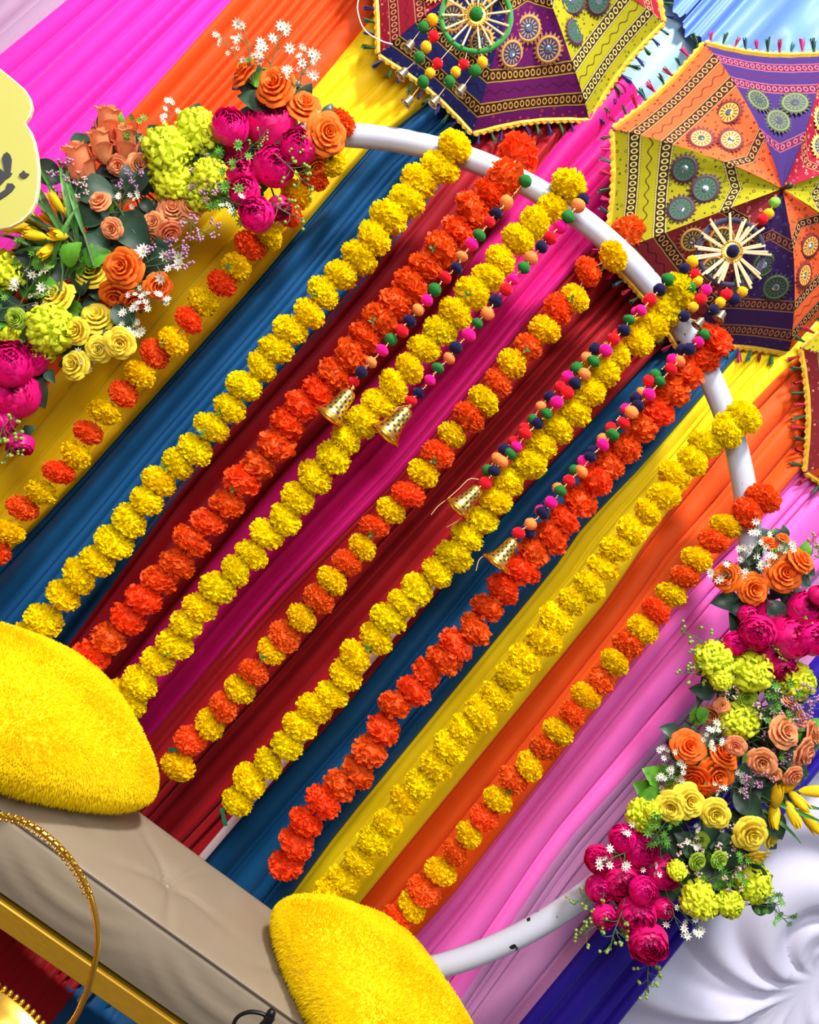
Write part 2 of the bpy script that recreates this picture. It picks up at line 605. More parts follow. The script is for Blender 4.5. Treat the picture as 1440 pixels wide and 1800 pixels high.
def garland(label, pts, pat, seed, rpx=29, d=1.865, deep=(), loop=1, tape=None):
    """pts: string positions; pat: letters y/Y/o/O per ball; first `loop` balls ride over the hoop tube"""
    rr = random.Random(seed)
    W = []
    for i, (u, v) in enumerate(pts):
        if i in deep: dd = 1.955
        elif i < loop: dd = 1.9 - TUBE - 0.022
        elif i == loop: dd = 1.9 - 0.03
        else: dd = d + rr.uniform(-0.006, 0.006)
        W.append(at(u, v, dd))
    root = place('marigold_garland', None, W[min(loop, len(W) - 1)])
    tag(root, label, 'garland', 'marigold garlands hanging from the hoop')
    m = MB()
    m.tube(curve_pts(W, len(W) * 3), 0.0014, 5)
    place('string', m.mesh('string', M_STR), None, root)
    for i, p in enumerate(W):
        ax = (W[min(i + 1, len(W) - 1)] - W[max(i - 1, 0)]).normalized()
        ax = (ax + Vector((rr.uniform(-.35, .35), rr.uniform(-.45, .45), rr.uniform(-.35, .35)))).normalized()
        k = pat[i % len(pat)] if len(pat) < len(W) else pat[i]
        pool = {'y': YEL, 'Y': YEL2, 'o': ORA, 'O': ORA2}[k]
        r = rpx * p.y / FPX * rr.uniform(0.93, 1.07) * (1.08 if i < loop else 1.0)
        sc = (r * rr.uniform(.95, 1.05), r * rr.uniform(.95, 1.05), r * rr.uniform(0.84, 1.0))
        b = place('marigold', rr.choice(pool), facing(p, ax, rr.uniform(0, 6.28), sc), root)
        if rr.random() < 0.06:
            place('sepal', SEPAL, facing(p + Vector((0, -r * 0.95, 0)) + ax * r * 0.5, (rr.uniform(-.5, .5), -1, rr.uniform(-.5, .5)), rr.uniform(0, 6)), root)


    if tape:
        a, b = (at(u, v, d - 0.012) for u, v in tape)
        t = (b - a).cross(Vector((0, 1, 0))).normalized() * 0.0045
        m = MB(); m.grid([[a - t, a + t], [a.lerp(b, .5) - t + Vector((0, -.003, 0)), a.lerp(b, .5) + t + Vector((0, -.003, 0))], [b - t, b + t]])
        place('ribbon_end', m.mesh('ribbon_end', simple('ribbon_green', (0, 118, 78), 0.4)), None, root)


GA = [(598, 215), (580, 286), (551, 311), (520, 342), (507, 372), (471, 413), (440, 432), (416, 470), (390, 498), (357, 530), (332, 563), (305, 600), (272, 622), (247, 658), (217, 692), (183, 725), (155, 760), (133, 800), (103, 830), (73, 866), (40, 893), (15, 935), (-8, 968), (-36, 1000), (-62, 1035), (-90, 1066)]
GB = [(800, 256), (774, 294), (737, 319), (715, 354), (683, 382), (658, 418), (631, 453), (599, 483), (568, 514), (544, 551), (511, 579), (485, 614), (460, 644), (429, 678), (404, 718), (372, 751), (343, 790), (312, 815), (279, 846), (258, 880), (228, 915), (201, 953), (172, 986), (139, 1012), (111, 1047), (76, 1092), (50, 1119), (18, 1148)]
GC = [(911, 274), (889, 312), (862, 340), (831, 370), (807, 407), (776, 438), (750, 468), (722, 503), (694, 532), (667, 562), (642, 592), (618, 625), (588, 657), (561, 690), (530, 713), (506, 745), (486, 783), (455, 817), (425, 845), (400, 885), (367, 917), (336, 951), (311, 992), (280, 1019), (253, 1053), (225, 1086), (192, 1122), (161, 1153)]
GD = [(1001, 325), (971, 368), (939, 392), (911, 421), (880, 457), (857, 488), (829, 516), (800, 551), (774, 581), (745, 613), (720, 648), (692, 679), (667, 708), (637, 742), (608, 771), (586, 804), (554, 838), (524, 875), (502, 912), (469, 938), (442, 975), (414, 1003), (383, 1033), (352, 1067), (328, 1097), (308, 1132), (278, 1161), (247, 1199), (231, 1230), (203, 1222)]
GE = [(1106, 413), (1078, 451), (1034, 477), (1011, 524), (982, 543), (958, 579), (929, 610), (900, 639), (876, 672), (850, 705), (825, 733), (794, 764), (769, 799), (744, 832), (718, 869), (687, 897), (658, 926), (637, 962), (610, 989), (583, 1021), (561, 1053), (530, 1086), (501, 1118), (478, 1143), (446, 1182), (422, 1211), (393, 1243), (369, 1273), (335, 1301), (314, 1347)]
GF = [(1194, 510), (1168, 544), (1144, 572), (1122, 598), (1082, 625), (1057, 655), (1033, 687), (1011, 723), (979, 753), (951, 781), (930, 815), (893, 843), (871, 879), (847, 914), (821, 944), (797, 978), (769, 1005), (733, 1036), (708, 1061), (683, 1087), (661, 1122), (624, 1153), (608, 1186), (584, 1220), (553, 1244), (528, 1275), (505, 1310), (472, 1342), (439, 1372), (418, 1408)]
GG = [(1257, 597), (1235, 628), (1204, 656), (1178, 690), (1153, 722), (1126, 753), (1096, 788), (1072, 815), (1047, 844), (1019, 881), (992, 914), (969, 944), (938, 971), (915, 1002), (885, 1035), (857, 1068), (836, 1106), (803, 1133), (780, 1160), (749, 1183), (728, 1214), (694, 1238), (675, 1281), (650, 1319), (629, 1356), (597, 1381), (567, 1408), (537, 1444), (522, 1481), (503, 1519)]
GH = [(1306, 735), (1279, 756), (1239, 781), (1217, 811), (1185, 836), (1167, 872), (1139, 900), (1110, 933), (1083, 964), (1060, 997), (1036, 1031), (1007, 1057), (978, 1086), (957, 1125), (924, 1157), (901, 1189), (874, 1222), (846, 1254), (817, 1281), (792, 1312), (768, 1345), (739, 1378), (711, 1406), (683, 1446), (658, 1478), (631, 1514), (603, 1547), (580, 1575)]
GI = [(1342, 876), (1313, 901), (1275, 925), (1254, 951), (1225, 983), (1203, 1014), (1180, 1045), (1153, 1074), (1130, 1106), (1104, 1132), (1080, 1164), (1057, 1196), (1030, 1223), (1006, 1254), (981, 1286), (958, 1314), (931, 1346), (902, 1371), (875, 1405), (851, 1436), (824, 1467), (800, 1499), (774, 1531), (746, 1564), (724, 1593), (697, 1615)]

garland('orange and yellow marigold garland behind the flower spray, over yellow cloth', GA, 'OY', 1, 28, 1.885)
garland('plain yellow marigold garland over wide teal cloth, first from the flower spray', GB, 'y', 2, 33)
garland('orange marigold garland over red cloth with a pompom string along its upper half', GC, 'o', 3, 34, deep=(0,), loop=2)
garland('plain yellow marigold garland over magenta cloth, with a pompom string along its upper half', GD, 'y', 4, 32)
garland('orange and yellow marigold garland over red cloth in the middle of the hoop', GE, 'OY', 5, 29, deep=(0,), loop=2, tape=((296, 1317), (322, 1318)))
garland('plain yellow marigold garland between red and teal cloth, ending free above the bench', GF, 'y', 6, 32, tape=((390, 1420), (397, 1452)))
garland('orange marigold garland between narrow teal and yellow cloth', GG, 'o', 7, 33)
garland('plain yellow marigold garland between the yellow and orange cloth beneath the orange parasol', GH, 'y', 8, 31, loop=2)
garland('orange and yellow marigold garland along the edge of the pale pink cloth', GI, 'OOYO' + 'YO' * 11, 9, 28, loop=2)


# ------------------------------------------------------------------ pompom strings with bells
POM = {k: simple('pompom_' + k, c, 0.9, var=0.2, nscale=60, sheen=0.08, spec=0.08) for k, c in
       dict(g=(34, 106, 40), o=(255, 128, 60), n=(24, 20, 58), r=(214, 16, 30), p=(232, 8, 124), y=(238, 170, 16), l=(130, 190, 70)).items()}
M_GOLD = simple('polished_gold', (226, 178, 70), 0.22, 1.0, 0.1, 40)
M_BEAD = simple('gold_bead', (240, 214, 150), 0.25, 0.9)
M_SILV = simple('bell_metal', (176, 164, 130), 0.3, 0.85, 0.2, 60)


def pom_mesh(k, seed):
    rr = random.Random(seed)
    m = MB()
    N, K = 12, 9
    rows = []
    for i in range(K + 1):
        th = PI * i / K
        rows.append([Vector((math.sin(th) * math.cos(2 * PI * j / N), math.sin(th) * math.sin(2 * PI * j / N), math.cos(th) * .92)) * rr.uniform(0.93, 1.05) for j in range(N)])
    m.grid(rows, 0, True)
    for i in range(90):                                      # wool fuzz
        d = Vector((rr.gauss(0, 1), rr.gauss(0, 1), rr.gauss(0, 1))).normalized()
        t = d.orthogonal().normalized() * 0.05
        m.face([d * 0.9 - t, d * 0.9 + t, d * 1.1 + t.cross(d) * rr.uniform(-1, 1)], 0)
    return m.mesh('pompom', POM[k])


POMS = {k: [pom_mesh(k, 7 * i + ord(k)) for i in range(2)] for k in POM}


def beads_mesh():
    m = MB()
    for k in range(3):
        m.ball((0.0012 * (k % 2), 0, (k - 1) * 0.0052), 0.0027, 6, 5)
    return m.mesh('beads', M_BEAD)


BEADS = beads_mesh()


def filigree():
    t = NT('filigree_gold')
    uv = t.n('ShaderNodeUVMap').outputs[0]
    sp = t.n('ShaderNodeSeparateXYZ'); t.t.links.new(uv, sp.inputs[0])
    U, V = sp.outputs[0], sp.outputs[1]
    a = t.math('PINGPONG', t.math('ADD', t.math('MULTIPLY', U, 8.0), t.math('MULTIPLY', V, 5.5)), 0.5)
    b = t.math('PINGPONG', t.math('SUBTRACT', t.math('MULTIPLY', U, 8.0), t.math('MULTIPLY', V, 5.5)), 0.5)
    hole = t.math('MULTIPLY', t.math('GREATER_THAN', a, 0.25), t.math('GREATER_THAN', b, 0.25))
    hole = t.math('MULTIPLY', hole, t.math('LESS_THAN', V, 0.86))
    hole = t.math('MULTIPLY', hole, t.math('GREATER_THAN', V, 0.17))
    t.base(t.mix(hole, s2l((232, 190, 96)), s2l((52, 40, 16))))
    t.put(t.b.inputs['Metallic'], t.math('SUBTRACT', 1.0, hole))
    t.set(Roughness=0.3)
    return t.m


M_FILI = filigree()


def bell_mesh():
    """unit bell, crown at z=0, mouth at z=-1"""
    m = MB()
    prof = [(0.03, 0.0), (0.14, -0.01), (0.22, -0.06), (0.27, -0.16), (0.29, -0.35), (0.33, -0.55), (0.39, -0.72), (0.48, -0.86), (0.56, -0.93)]
    rows, uvs = [], []
    for i, (r, z) in enumerate(prof):
        rows.append([Vector((r * math.cos(2 * PI * j / 24), r * math.sin(2 * PI * j / 24), z)) for j in range(25)])
        uvs.append([(j / 24, -z) for j in range(25)])
    m.grid(rows, 0, False, uvs)
    m.lathe([(0.56, -0.93), (0.6, -0.95), (0.59, -1.0), (0.54, -1.0), (0.5, -0.92), (0.36, -0.72), (0.26, -0.35), (0.2, -0.1), (0.01, -0.06)], 24, 1)
    m.lathe([(0.01, 0.12), (0.06, 0.1), (0.05, 0.02), (0.05, -0.02)], 10, 1)
    return m.mesh('bell', [M_FILI, M_GOLD])


BELL = bell_mesh()


def clapper_mesh():
    m = MB()
    m.tube([(0, 0, -0.2), (0.02, 0, -0.8)], 0.02, 6)
    m.ball((0.02, 0, -0.86), 0.09, 8, 6)
    return m.mesh('clapper', M_GOLD)


CLAP = clapper_mesh()


def pom_string(label, seq, crown, mouth, seed, d=1.815, rpx=12, wires=(), first=1.85, double=None):
    rr = random.Random(seed)
    W = []
    for i, (u, v, k) in enumerate(seq):
        dd = d + rr.uniform(-0.006, 0.006)
        if i < 2: dd = first - TUBE + 0.004
        W.append((at(u, v, dd), k))
    pc = at(*crown, d)
    pts = [p for p, k in W] + [pc]
    root = place('pompom_string', None, pts[0])
    tag(root, label, 'tassel', 'pompom strings with golden bells')
    m = MB(); m.tube(curve_pts(pts, len(pts) * 3), 0.0011, 5)
    for wp in wires: m.tube(curve_pts([at(u, v, d - 0.005) for u, v in wp], 14), 0.0011, 5)
    place('thread', m.mesh('thread', simple('gold_thread', (214, 170, 120), 0.5)), None, root)
    for i, (p, k) in enumerate(W):
        r = rpx * d / FPX * rr.uniform(0.9, 1.12)
        ax = (pts[i + 1] - p).normalized()
        place('pompom', rr.choice(POMS[k]), facing(p + Vector((rr.uniform(-.002, .002), 0, rr.uniform(-.002, .002))), ax, rr.uniform(0, 6), (r, r, r * rr.uniform(.8, 1.0))), root)
        if i + 1 < len(pts):
            q = p.lerp(pts[i + 1], 0.52)
            place('beads', BEADS, facing(q + Vector((0, -0.004, 0)), ax, rr.uniform(0, 6)), root)
    if double:
        prev = None
        for (u, v, k) in double:
            p = at(u, v, d + 0.012)
            r = rpx * d / FPX * rr.uniform(0.8, 1.0)
            place('pompom', rr.choice(POMS[k]), facing(p, (rr.uniform(-1, 1), -.3, 1), 0, r), root)
            if prev is not None:
                place('beads', BEADS, facing(prev.lerp(p, 0.5), p - prev, 0), root)
            prev = p
    pm = at(*mouth, d - 0.004)
    L = (pm - pc).length
    ax = (pc - pm).normalized()
    b = place('bell', BELL, facing(pc, ax, 0.4, (L * .8, L * .8, L)), root)
    place('clapper', CLAP, facing(pc, ax, 0.4, (L, L, L)), b)


C2 = [(924, 317, 'g'), (891, 357, 'o'), (874, 374, 'n'), (860, 392, 'r'), (844, 414, 'g'), (829, 431, 'p'), (812, 452, 'o'), (803, 471, 'n'), (783, 488, 'r'), (764, 510, 'g'), (749, 527, 'p'), (737, 544, 'o'), (719, 564, 'n'), (705, 581, 'r'), (689, 597, 'g'), (671, 617, 'p'), (654, 636, 'o'), (636, 654, 'n'), (622, 672, 'r')]
pom_string('pompom string beside orange garland over red cloth, its gold bell near the plain yellow garland', C2, (618, 686), (577, 736), 21)
D2 = [(1027, 350, 'n'), (1016, 361, 'o'), (1000, 381, 'g'), (984, 398, 'p'), (967, 418, 'r'), (952, 436, 'n'), (934, 453, 'o'), (921, 472, 'g'), (902, 490, 'p'), (889, 508, 'r'), (872, 528, 'n'), (857, 549, 'o'), (840, 567, 'g'), (825, 588, 'p'), (801, 612, 'n'), (790, 631, 'o'), (771, 647, 'g'), (757, 669, 'p'), (736, 692, 'n'), (722, 706, 'r')]
pom_string('pompom string beside the yellow garland over magenta cloth, ending in a gold bell', D2, (719, 717), (675, 767), 22, wires=[[(722, 712), (700, 716), (690, 728)]])
F2 = [(1173, 492, 'g'), (1159, 510, 'n'), (1144, 527, 'r'), (1127, 546, 'p'), (1105, 563, 'g'), (1096, 581, 'n'), (1078, 598, 'r'), (1063, 616, 'p'), (1044, 637, 'g'), (1027, 656, 'o'), (1012, 674, 'n'), (996, 690, 'r'), (979, 707, 'p'), (962, 728, 'g'), (945, 745, 'n'), (925, 763, 'r'), (909, 786, 'p'), (898, 797, 'g'), (883, 811, 'o'), (869, 829, 'n'), (853, 850, 'r')]
F2b = [(1119, 548, 'p'), (1086, 588, 'r'), (1046, 613, 'n'), (1031, 628, 'o'), (1014, 647, 'g'), (998, 662, 'p'), (985, 680, 'r'), (966, 697, 'n'), (951, 714, 'o'), (937, 737, 'g'), (922, 752, 'r'), (904, 776, 'r'), (886, 790, 'n'), (874, 805, 'o'), (857, 826, 'g')]
pom_string('double pompom string over red cloth, its gold bell trailing loose wires', F2, (843, 856), (802, 897), 23,
           wires=[[(842, 843), (825, 842), (806, 860), (784, 879), (770, 890), (758, 905)], [(820, 900), (805, 915), (785, 927)]], double=F2b)
G2 = [(1238, 588, 'g'), (1228, 600, 'p'), (1211, 614, 'n'), (1194, 633, 'o'), (1180, 648, 'r'), (1160, 671, 'g'), (1142, 693, 'p'), (1122, 711, 'n'), (1110, 727, 'o'), (1095, 744, 'r'), (1076, 764, 'g'), (1060, 782, 'p'), (1039, 802, 'n'), (1022, 827, 'o'), (1000, 845, 'r'), (986, 864, 'g'), (969, 884, 'p'), (955, 901, 'n'), (933, 920, 'o'), (911, 936, 'r')]
G2b = [(1199, 615, 'n'), (1182, 632, 'p'), (1152, 660, 'g'), (1141, 669, 'r'), (1128, 690, 'o'), (1118, 700, 'n'), (1100, 719, 'p'), (1074, 752, 'r'), (1060, 772, 'o'), (1042, 793, 'n'), (1026, 811, 'p'), (1009, 826, 'g'), (981, 858, 'o'), (950, 897, 'p'), (931, 937, 'n')]
pom_string('double pompom string over narrow teal cloth beside the orange garland, with gold bell', G2, (906, 948), (870, 993), 24,
           wires=[[(852, 976), (842, 985), (837, 1003)]], double=G2b)


# ------------------------------------------------------------------ embroidered parasols
def panel_mat(name, base, band, acc, dots):
    t = NT(name)
    base, band, acc = s2l(base), s2l(band), s2l(acc)
    uv = t.n('ShaderNodeUVMap').outputs[0]
    sp = t.n('ShaderNodeSeparateXYZ'); t.t.links.new(uv, sp.inputs[0])
    U, V = sp.outputs[0], sp.outputs[1]
    AU = t.math('ABSOLUTE', U)
    zig = t.math('MULTIPLY', t.math('PINGPONG', t.math('MULTIPLY', U, 60.0), 0.5), 0.014)
    # dots
    vo = t.n('ShaderNodeTexVoronoi', voronoi_dimensions='2D'); vo.inputs['Scale'].default_value = 22.0; vo.inputs['Randomness'].default_value = 0.75
    t.t.links.new(uv, vo.inputs['Vector'])
    dist = vo.outputs['Distance']
    cs = t.n('ShaderNodeSeparateColor'); t.t.links.new(vo.outputs['Color'], cs.inputs[0])
    rad = t.math('MULTIPLY_ADD', cs.outputs[1], 0.09, 0.13)
    dm = t.math('LESS_THAN', dist, rad)
    hollow = t.math('LESS_THAN', dist, t.math('MULTIPLY', rad, t.math('MULTIPLY', t.math('GREATER_THAN', cs.outputs[1], 0.6), 0.5)))
    dm = t.math('SUBTRACT', dm, hollow)
    dcol = t.mix(t.math('GREATER_THAN', cs.outputs[0], 0.5), s2l(dots[0]), s2l(dots[1]))
    nz = t.noise(140, 3, uv)
    cloth = t.mix(nz, tuple(x * 0.85 for x in base), tuple(min(1, x * 1.12) for x in base))
    col = t.mix(t.math('MULTIPLY', dm, 0.9), cloth, dcol)
    # plain strip with a wavy thread between the two hem bands
    strip = t.math('LESS_THAN', t.math('ABSOLUTE', t.math('SUBTRACT', V, 0.795)), 0.06)
    col = t.mix(strip, col, cloth)
    wav = t.math('ABSOLUTE', t.math('SUBTRACT', t.math('SUBTRACT', V, 0.795), t.math('MULTIPLY', t.math('SINE', t.math('MULTIPLY', U, 75.0)), 0.012)))
    col = t.mix(t.math('MULTIPLY', t.math('LESS_THAN', wav, 0.005), 0.8), col, band)

    def band_at(col, VV, c, w, per):
        d = t.math('ABSOLUTE', t.math('SUBTRACT', VV, c))
        inb = t.math('LESS_THAN', d, t.math('ADD', zig, w))
        x = t.math('SUBTRACT', t.math('PINGPONG', U, per / 2), per / 4)
        y = t.math('SUBTRACT', VV, c)
        rr_ = t.math('SQRT', t.math('ADD', t.math('MULTIPLY', t.math('POWER', t.math('ABSOLUTE', x), 2.0), 2.2), t.math('POWER', t.math('ABSOLUTE', y), 2.0)))
        ring = t.math('MULTIPLY', t.math('GREATER_THAN', rr_, w * 0.34), t.math('LESS_THAN', rr_, w * 0.6))
        edge = t.math('MULTIPLY', t.math('GREATER_THAN', d, w * 0.82), t.math('LESS_THAN', d, w * 1.05))
        m_ = t.math('MAXIMUM', ring, t.math('MULTIPLY', edge, acc_edge))
        return t.mix(inb, col, t.mix(t.math('MULTIPLY', m_, 0.85), band, acc))
    acc_edge = 0.75
    col = band_at(col, V, 0.885, 0.036, 0.075)
    col = band_at(col, V, 0.705, 0.036, 0.075)
    VV = t.math('ADD', V, t.math('MULTIPLY', AU, -0.55))
    col = band_at(col, VV, 0.27, 0.030, 0.07)
    t.base(col)
    t.set(Roughness=0.8)
    t.b.inputs['Specular IOR Level'].default_value = 0.15
    t.bump(nz, 0.25, 0.001)
    return t.m


BRN, DBR = (58, 30, 26), (44, 20, 18)
PM = dict(
    orange=panel_mat('panel_orange', (226, 90, 46), BRN, (214, 150, 90), ((70, 30, 20), (96, 20, 20))),
    yellow=panel_mat('panel_yellow', (156, 148, 18), BRN, (206, 200, 110), ((40, 44, 20), (70, 96, 30))),
    maroon=panel_mat('panel_maroon', (122, 34, 40), DBR, (190, 140, 80), ((206, 130, 120), (120, 60, 60))),
    navy=panel_mat('panel_navy', (34, 40, 100), (44, 20, 24), (196, 160, 66), ((110, 110, 150), (60, 50, 90))),
    plum=panel_mat('panel_plum', (48, 26, 76), (70, 22, 34), (150, 110, 80), ((86, 60, 110), (60, 40, 90))),
    indigo=panel_mat('panel_indigo', (56, 34, 96), (96, 20, 48), (160, 100, 130), ((60, 30, 100), (50, 30, 90))),
    purple=panel_mat('panel_purple', (92, 14, 84), (54, 20, 22), (196, 160, 66), ((50, 20, 80), (170, 60, 60))),
    red=panel_mat('panel_red', (138, 18, 40), (96, 18, 34), (206, 140, 90), ((226, 140, 130), (180, 60, 90))),
)
MEDC = {'orange': ((240, 170, 60), (110, 20, 26), (110, 20, 26)), 'yellow': ((20, 92, 60), (70, 40, 60), (60, 28, 40)), 'maroon': ((52, 62, 40), (200, 140, 60), (120, 70, 40)),
        'navy': ((24, 60, 84), (216, 150, 60), (216, 150, 60)), 'plum': ((22, 50, 46), (70, 84, 50), (40, 40, 40)), 'indigo': ((24, 44, 40), (96, 112, 60), (60, 60, 50)),
        'purple': ((22, 46, 100), (200, 140, 60), (150, 100, 60)), 'red': ((30, 70, 90), (220, 160, 80), (220, 160, 80))}
M_MIR = simple('mirror_glass', (226, 232, 244), 0.06, 1.0, 0.02)


def medallion_mesh(key):
    a, b, c = MEDC[key]
    ms = [simple('med_core_' + key, a, 0.6, var=.3, nscale=300), simple('med_ring_' + key, b, 0.7, var=.3, nscale=300), simple('med_edge_' + key, c, 0.8)]
    m = MB()
    n = 40
    prof = [(0.25, 0.10), (0.62, 0.09)]
    ring = lambda r, z: [Vector((r * math.cos(2 * PI * k / n), r * math.sin(2 * PI * k / n), z)) for k in range(n)]
    m.grid([ring(0.02, 0.05), ring(0.25, 0.06), ring(0.7, 0.055)], 0, True)
    m.grid([ring(0.68, 0.06), ring(0.73, 0.08), ring(0.82, 0.07), ring(0.85, 0.03)], 1, True)
    jag = [Vector(((0.84 + 0.27 * (k % 2)) * math.cos(2 * PI * k / n), (0.84 + 0.27 * (k % 2)) * math.sin(2 * PI * k / n), 0.02)) for k in range(n)]
    m.grid([ring(0.8, 0.06), jag], 2, True)
    for k in range(14):                                       # stitched spokes
        t = 2 * PI * k / 14
        e = Vector((math.cos(t), math.sin(t), 0)); f = Vector((-e.y, e.x, 0)) * 0.035
        m.face([e * 0.34 - f + Vector((0, 0, .068)), e * 0.62 - f + Vector((0, 0, .068)), e * 0.62 + f + Vector((0, 0, .068)), e * 0.34 + f + Vector((0, 0, .068))], 1)
    return m.mesh('medallion', ms)


MED = {k: medallion_mesh(k) for k in PM}


def mirror_mesh():
    m = MB(); m.lathe([(0.001, 0.11), (0.17, 0.10), (0.24, 0.08), (0.24, 0.04)], 14)
    return m.mesh('mirror', M_MIR, False)


MIRROR = mirror_mesh()


def tuft_mesh(rgb, nm):
    rr = random.Random(ord(nm[0]))
    m = MB()
    m.ball((0, 0, 0.12), 0.12, 6, 5)
    for i in range(16):
        a = rr.uniform(0, 6.28); s = rr.uniform(0.02, 0.28)
        p0 = Vector((0.05 * math.cos(a), 0.05 * math.sin(a), 0.1)); p1 = Vector((s * math.cos(a), s * math.sin(a), rr.uniform(0.75, 1.1)))
        t = Vector((-math.sin(a), math.cos(a), 0)) * 0.05
        m.face([p0 - t * .6, p0 + t * .6, p1 + t, p1 - t])
    return m.mesh('fringe_tuft', simple('tuft_' + nm, rgb, 0.85, var=.25))


TUFT = {k: tuft_mesh(c, k) for k, c in dict(green=(44, 82, 44), blue=(38, 34, 104), red=(168, 14, 44), pink=(206, 40, 110), teal=(30, 96, 96)).items()}
M_BRAID = simple('gold_braid', (214, 164, 30), 0.5, 0.25, 0.35, 220)


def parasol(label, ctr, rpx, ang0, cols, h, tilt, tufts, D, seed, sag=0.018):
    """ctr: centre of the rim, ang0: first rib, cols: eight panels counter-clockwise"""
    rr = random.Random(seed)
    C = at(*ctr, D)
    rad = rpx * D / FPX
    ex = Vector((CC, 0, SS)); ey = Vector((-SS, 0, CC)); ez = Vector((0, -1, 0))
    ez = (ez + ex * tilt[0] + ey * tilt[1]).normalized()
    ex = (ex - ez * ex.dot(ez)).normalized(); ey = ez.cross(ex)
    M = basis(ex, ey, ez, C)
    root = place('parasol', None, M)
    tag(root, label, 'parasol', 'embroidered parasols fixed to the backdrop')

    def P(th, rho):
        z = h * (math.cos(rho * PI / 2) ** 0.85 if rho < 1 else 0.0)
        return Vector((rad * rho * math.cos(th), rad * rho * math.sin(th), z))
    for k in range(8):
        t0 = math.radians(ang0 + 45 * k); t1 = t0 + PI / 4
        rows, uvs = [], []
        for i in range(15):
            rho = 0.014 + 0.986 * i / 14
            a, b = P(t0, rho), P(t1, rho)
            row, ur = [], []
            for j in range(13):
                t = j / 12
                q = a.lerp(b, t)
                bow = math.sin(PI * t)
                pull = 1 - 0.035 * bow * rho ** 3
                q = Vector((q.x * pull, q.y * pull, q.z - sag * bow * math.sin(PI * rho) ** 0.7 + 0.0015 * math.sin(31 * t + 9 * rho + k)))
                row.append(M @ q)
                ur.append(((t - 0.5) * 0.765 * rho, rho))
            rows.append(row); uvs.append(ur)
        m = MB(); m.grid(rows, 0, False, uvs)
        back = [[p - ez * 0.002 for p in r] for r in rows]
        m.grid([r[::-1] for r in back], 0, False, [u[::-1] for u in uvs])
        pn = place('panel', m.mesh('panel', PM[cols[k]]), None, root)
        # embroidered medallions with mirrors
        for (rho, lt) in ((0.575, 0.24), (0.575, 0.76), (0.44, 0.5)):
            if k % 2: rho += 0.012
            i = (rho - 0.014) / 0.986 * 14; j = lt * 12
            i0, j0 = int(i), int(j)
            p = rows[i0][j0].lerp(rows[i0 + 1][j0], i - i0)
            p = p + (rows[i0][min(12, j0 + 1)] - rows[i0][j0]) * (j - j0)
            e1 = (rows[i0][j0 + 1] - rows[i0][j0 - 1]).normalized(); e2 = (rows[i0 + 1][j0] - rows[i0 - 1][j0]).normalized()
            nn = e1.cross(e2)
            if nn.dot(ez) < 0: nn = -nn
            sz = rad * 0.088 * rr.uniform(0.94, 1.06)
            MM = facing(p + nn * 0.0025, nn, rr.uniform(0, 6), sz)
            md = place('medallion', MED[cols[k]], MM, pn)
            place('mirror', MIRROR, MM, md) if False else place('mirror', MIRROR, MM, pn)
        # gold braid along the hem
        m = MB()
        hem = rows[-1]
        n = 34
        outw = (M.to_3x3() @ Vector((math.cos((t0 + t1) / 2), math.sin((t0 + t1) / 2), 0))).normalized()
        def hp(t):
            x = t * 12; q = min(int(x), 11)
            return hem[q].lerp(hem[q + 1], x - q)
        top = [hp(i / n) + ez * 0.0015 - outw * 0.004 for i in range(n + 1)]
        mid = [hp(i / n) + ez * 0.005 + outw * 0.004 for i in range(n + 1)]
        low = [hp(i / n) + ez * 0.002 + outw * (0.012 if i % 2 else 0.008) for i in range(n + 1)]
        m.grid([top, mid, low]); m.grid([[p - ez * 0.002 for p in r] for r in (low, top)])
        place('braid', m.mesh('braid', M_BRAID, False), None, root)
        nt = 10
        for i in range(nt):
            t = (i + 0.5) / nt
            dirn = (outw + rr.uniform(-.35, .35) * (hem[-1] - hem[0]).normalized() + ez * rr.uniform(-.1, .25)).normalized()
            place('fringe_tuft', TUFT[tufts[i % len(tufts)]], facing(hp(t) + outw * 0.007, dirn, rr.uniform(0, 6), rad * 0.078 * rr.uniform(0.85, 1.15)), root)
    # ribs under the cloth and the shaft
    for k in range(8):
        t0 = math.radians(ang0 + 45 * k)
        m = MB()
        m.tube([M @ (P(t0, r / 10) - Vector((0, 0, 0.006))) for r in range(1, 11)], 0.002, 5)
        e = M @ (P(t0, 1.0) + Vector((0, 0, 0.0)))
        m.ball(e, 0.006, 6, 5)
        place('rib', m.mesh('rib', simple('rib_wood', (120, 40, 60), 0.5)), None, root)
    m = MB()
    m.tube([M @ Vector((0, 0, h + 0.03)), M @ Vector((0, 0, h * 0.5)), M @ Vector((0, 0, -0.035))], [0.005, 0.008, 0.008], 8)
    m.ball(M @ Vector((0, 0, h + 0.032)), 0.008, 8, 6)
    place('shaft', m.mesh('shaft', simple('shaft_wood', (74, 40, 30), 0.5)), None, root)
    return M, h


# panels counter-clockwise (as seen) from the rib at ang0
parasol('large embroidered parasol of orange, yellow, plum and indigo panels behind hoop', (1315, 358.5), 274, 110,
        ['orange', 'yellow', 'maroon', 'plum', 'orange', 'yellow', 'red', 'indigo'], 0.15, (0.106, -0.144), ['green', 'pink', 'teal', 'red'], 2.0, 31)
parasol('embroidered parasol of navy, purple and yellow panels behind the green straw wheel', (905.5, -43.5), 276, 29.8,
        ['red', 'orange', 'plum', 'red', 'navy', 'purple', 'yellow', 'red'], 0.124, (0.05, -0.11), ['blue', 'green'], 2.0, 32)
parasol('embroidered parasol mostly hidden, maroon panel with red and green tufts', (1689, 701), 286, 161.8,
        ['maroon', 'orange', 'yellow', 'plum', 'red', 'indigo', 'navy', 'yellow'], 0.11, (-0.1, -0.1), ['red', 'green'], 2.0, 33)


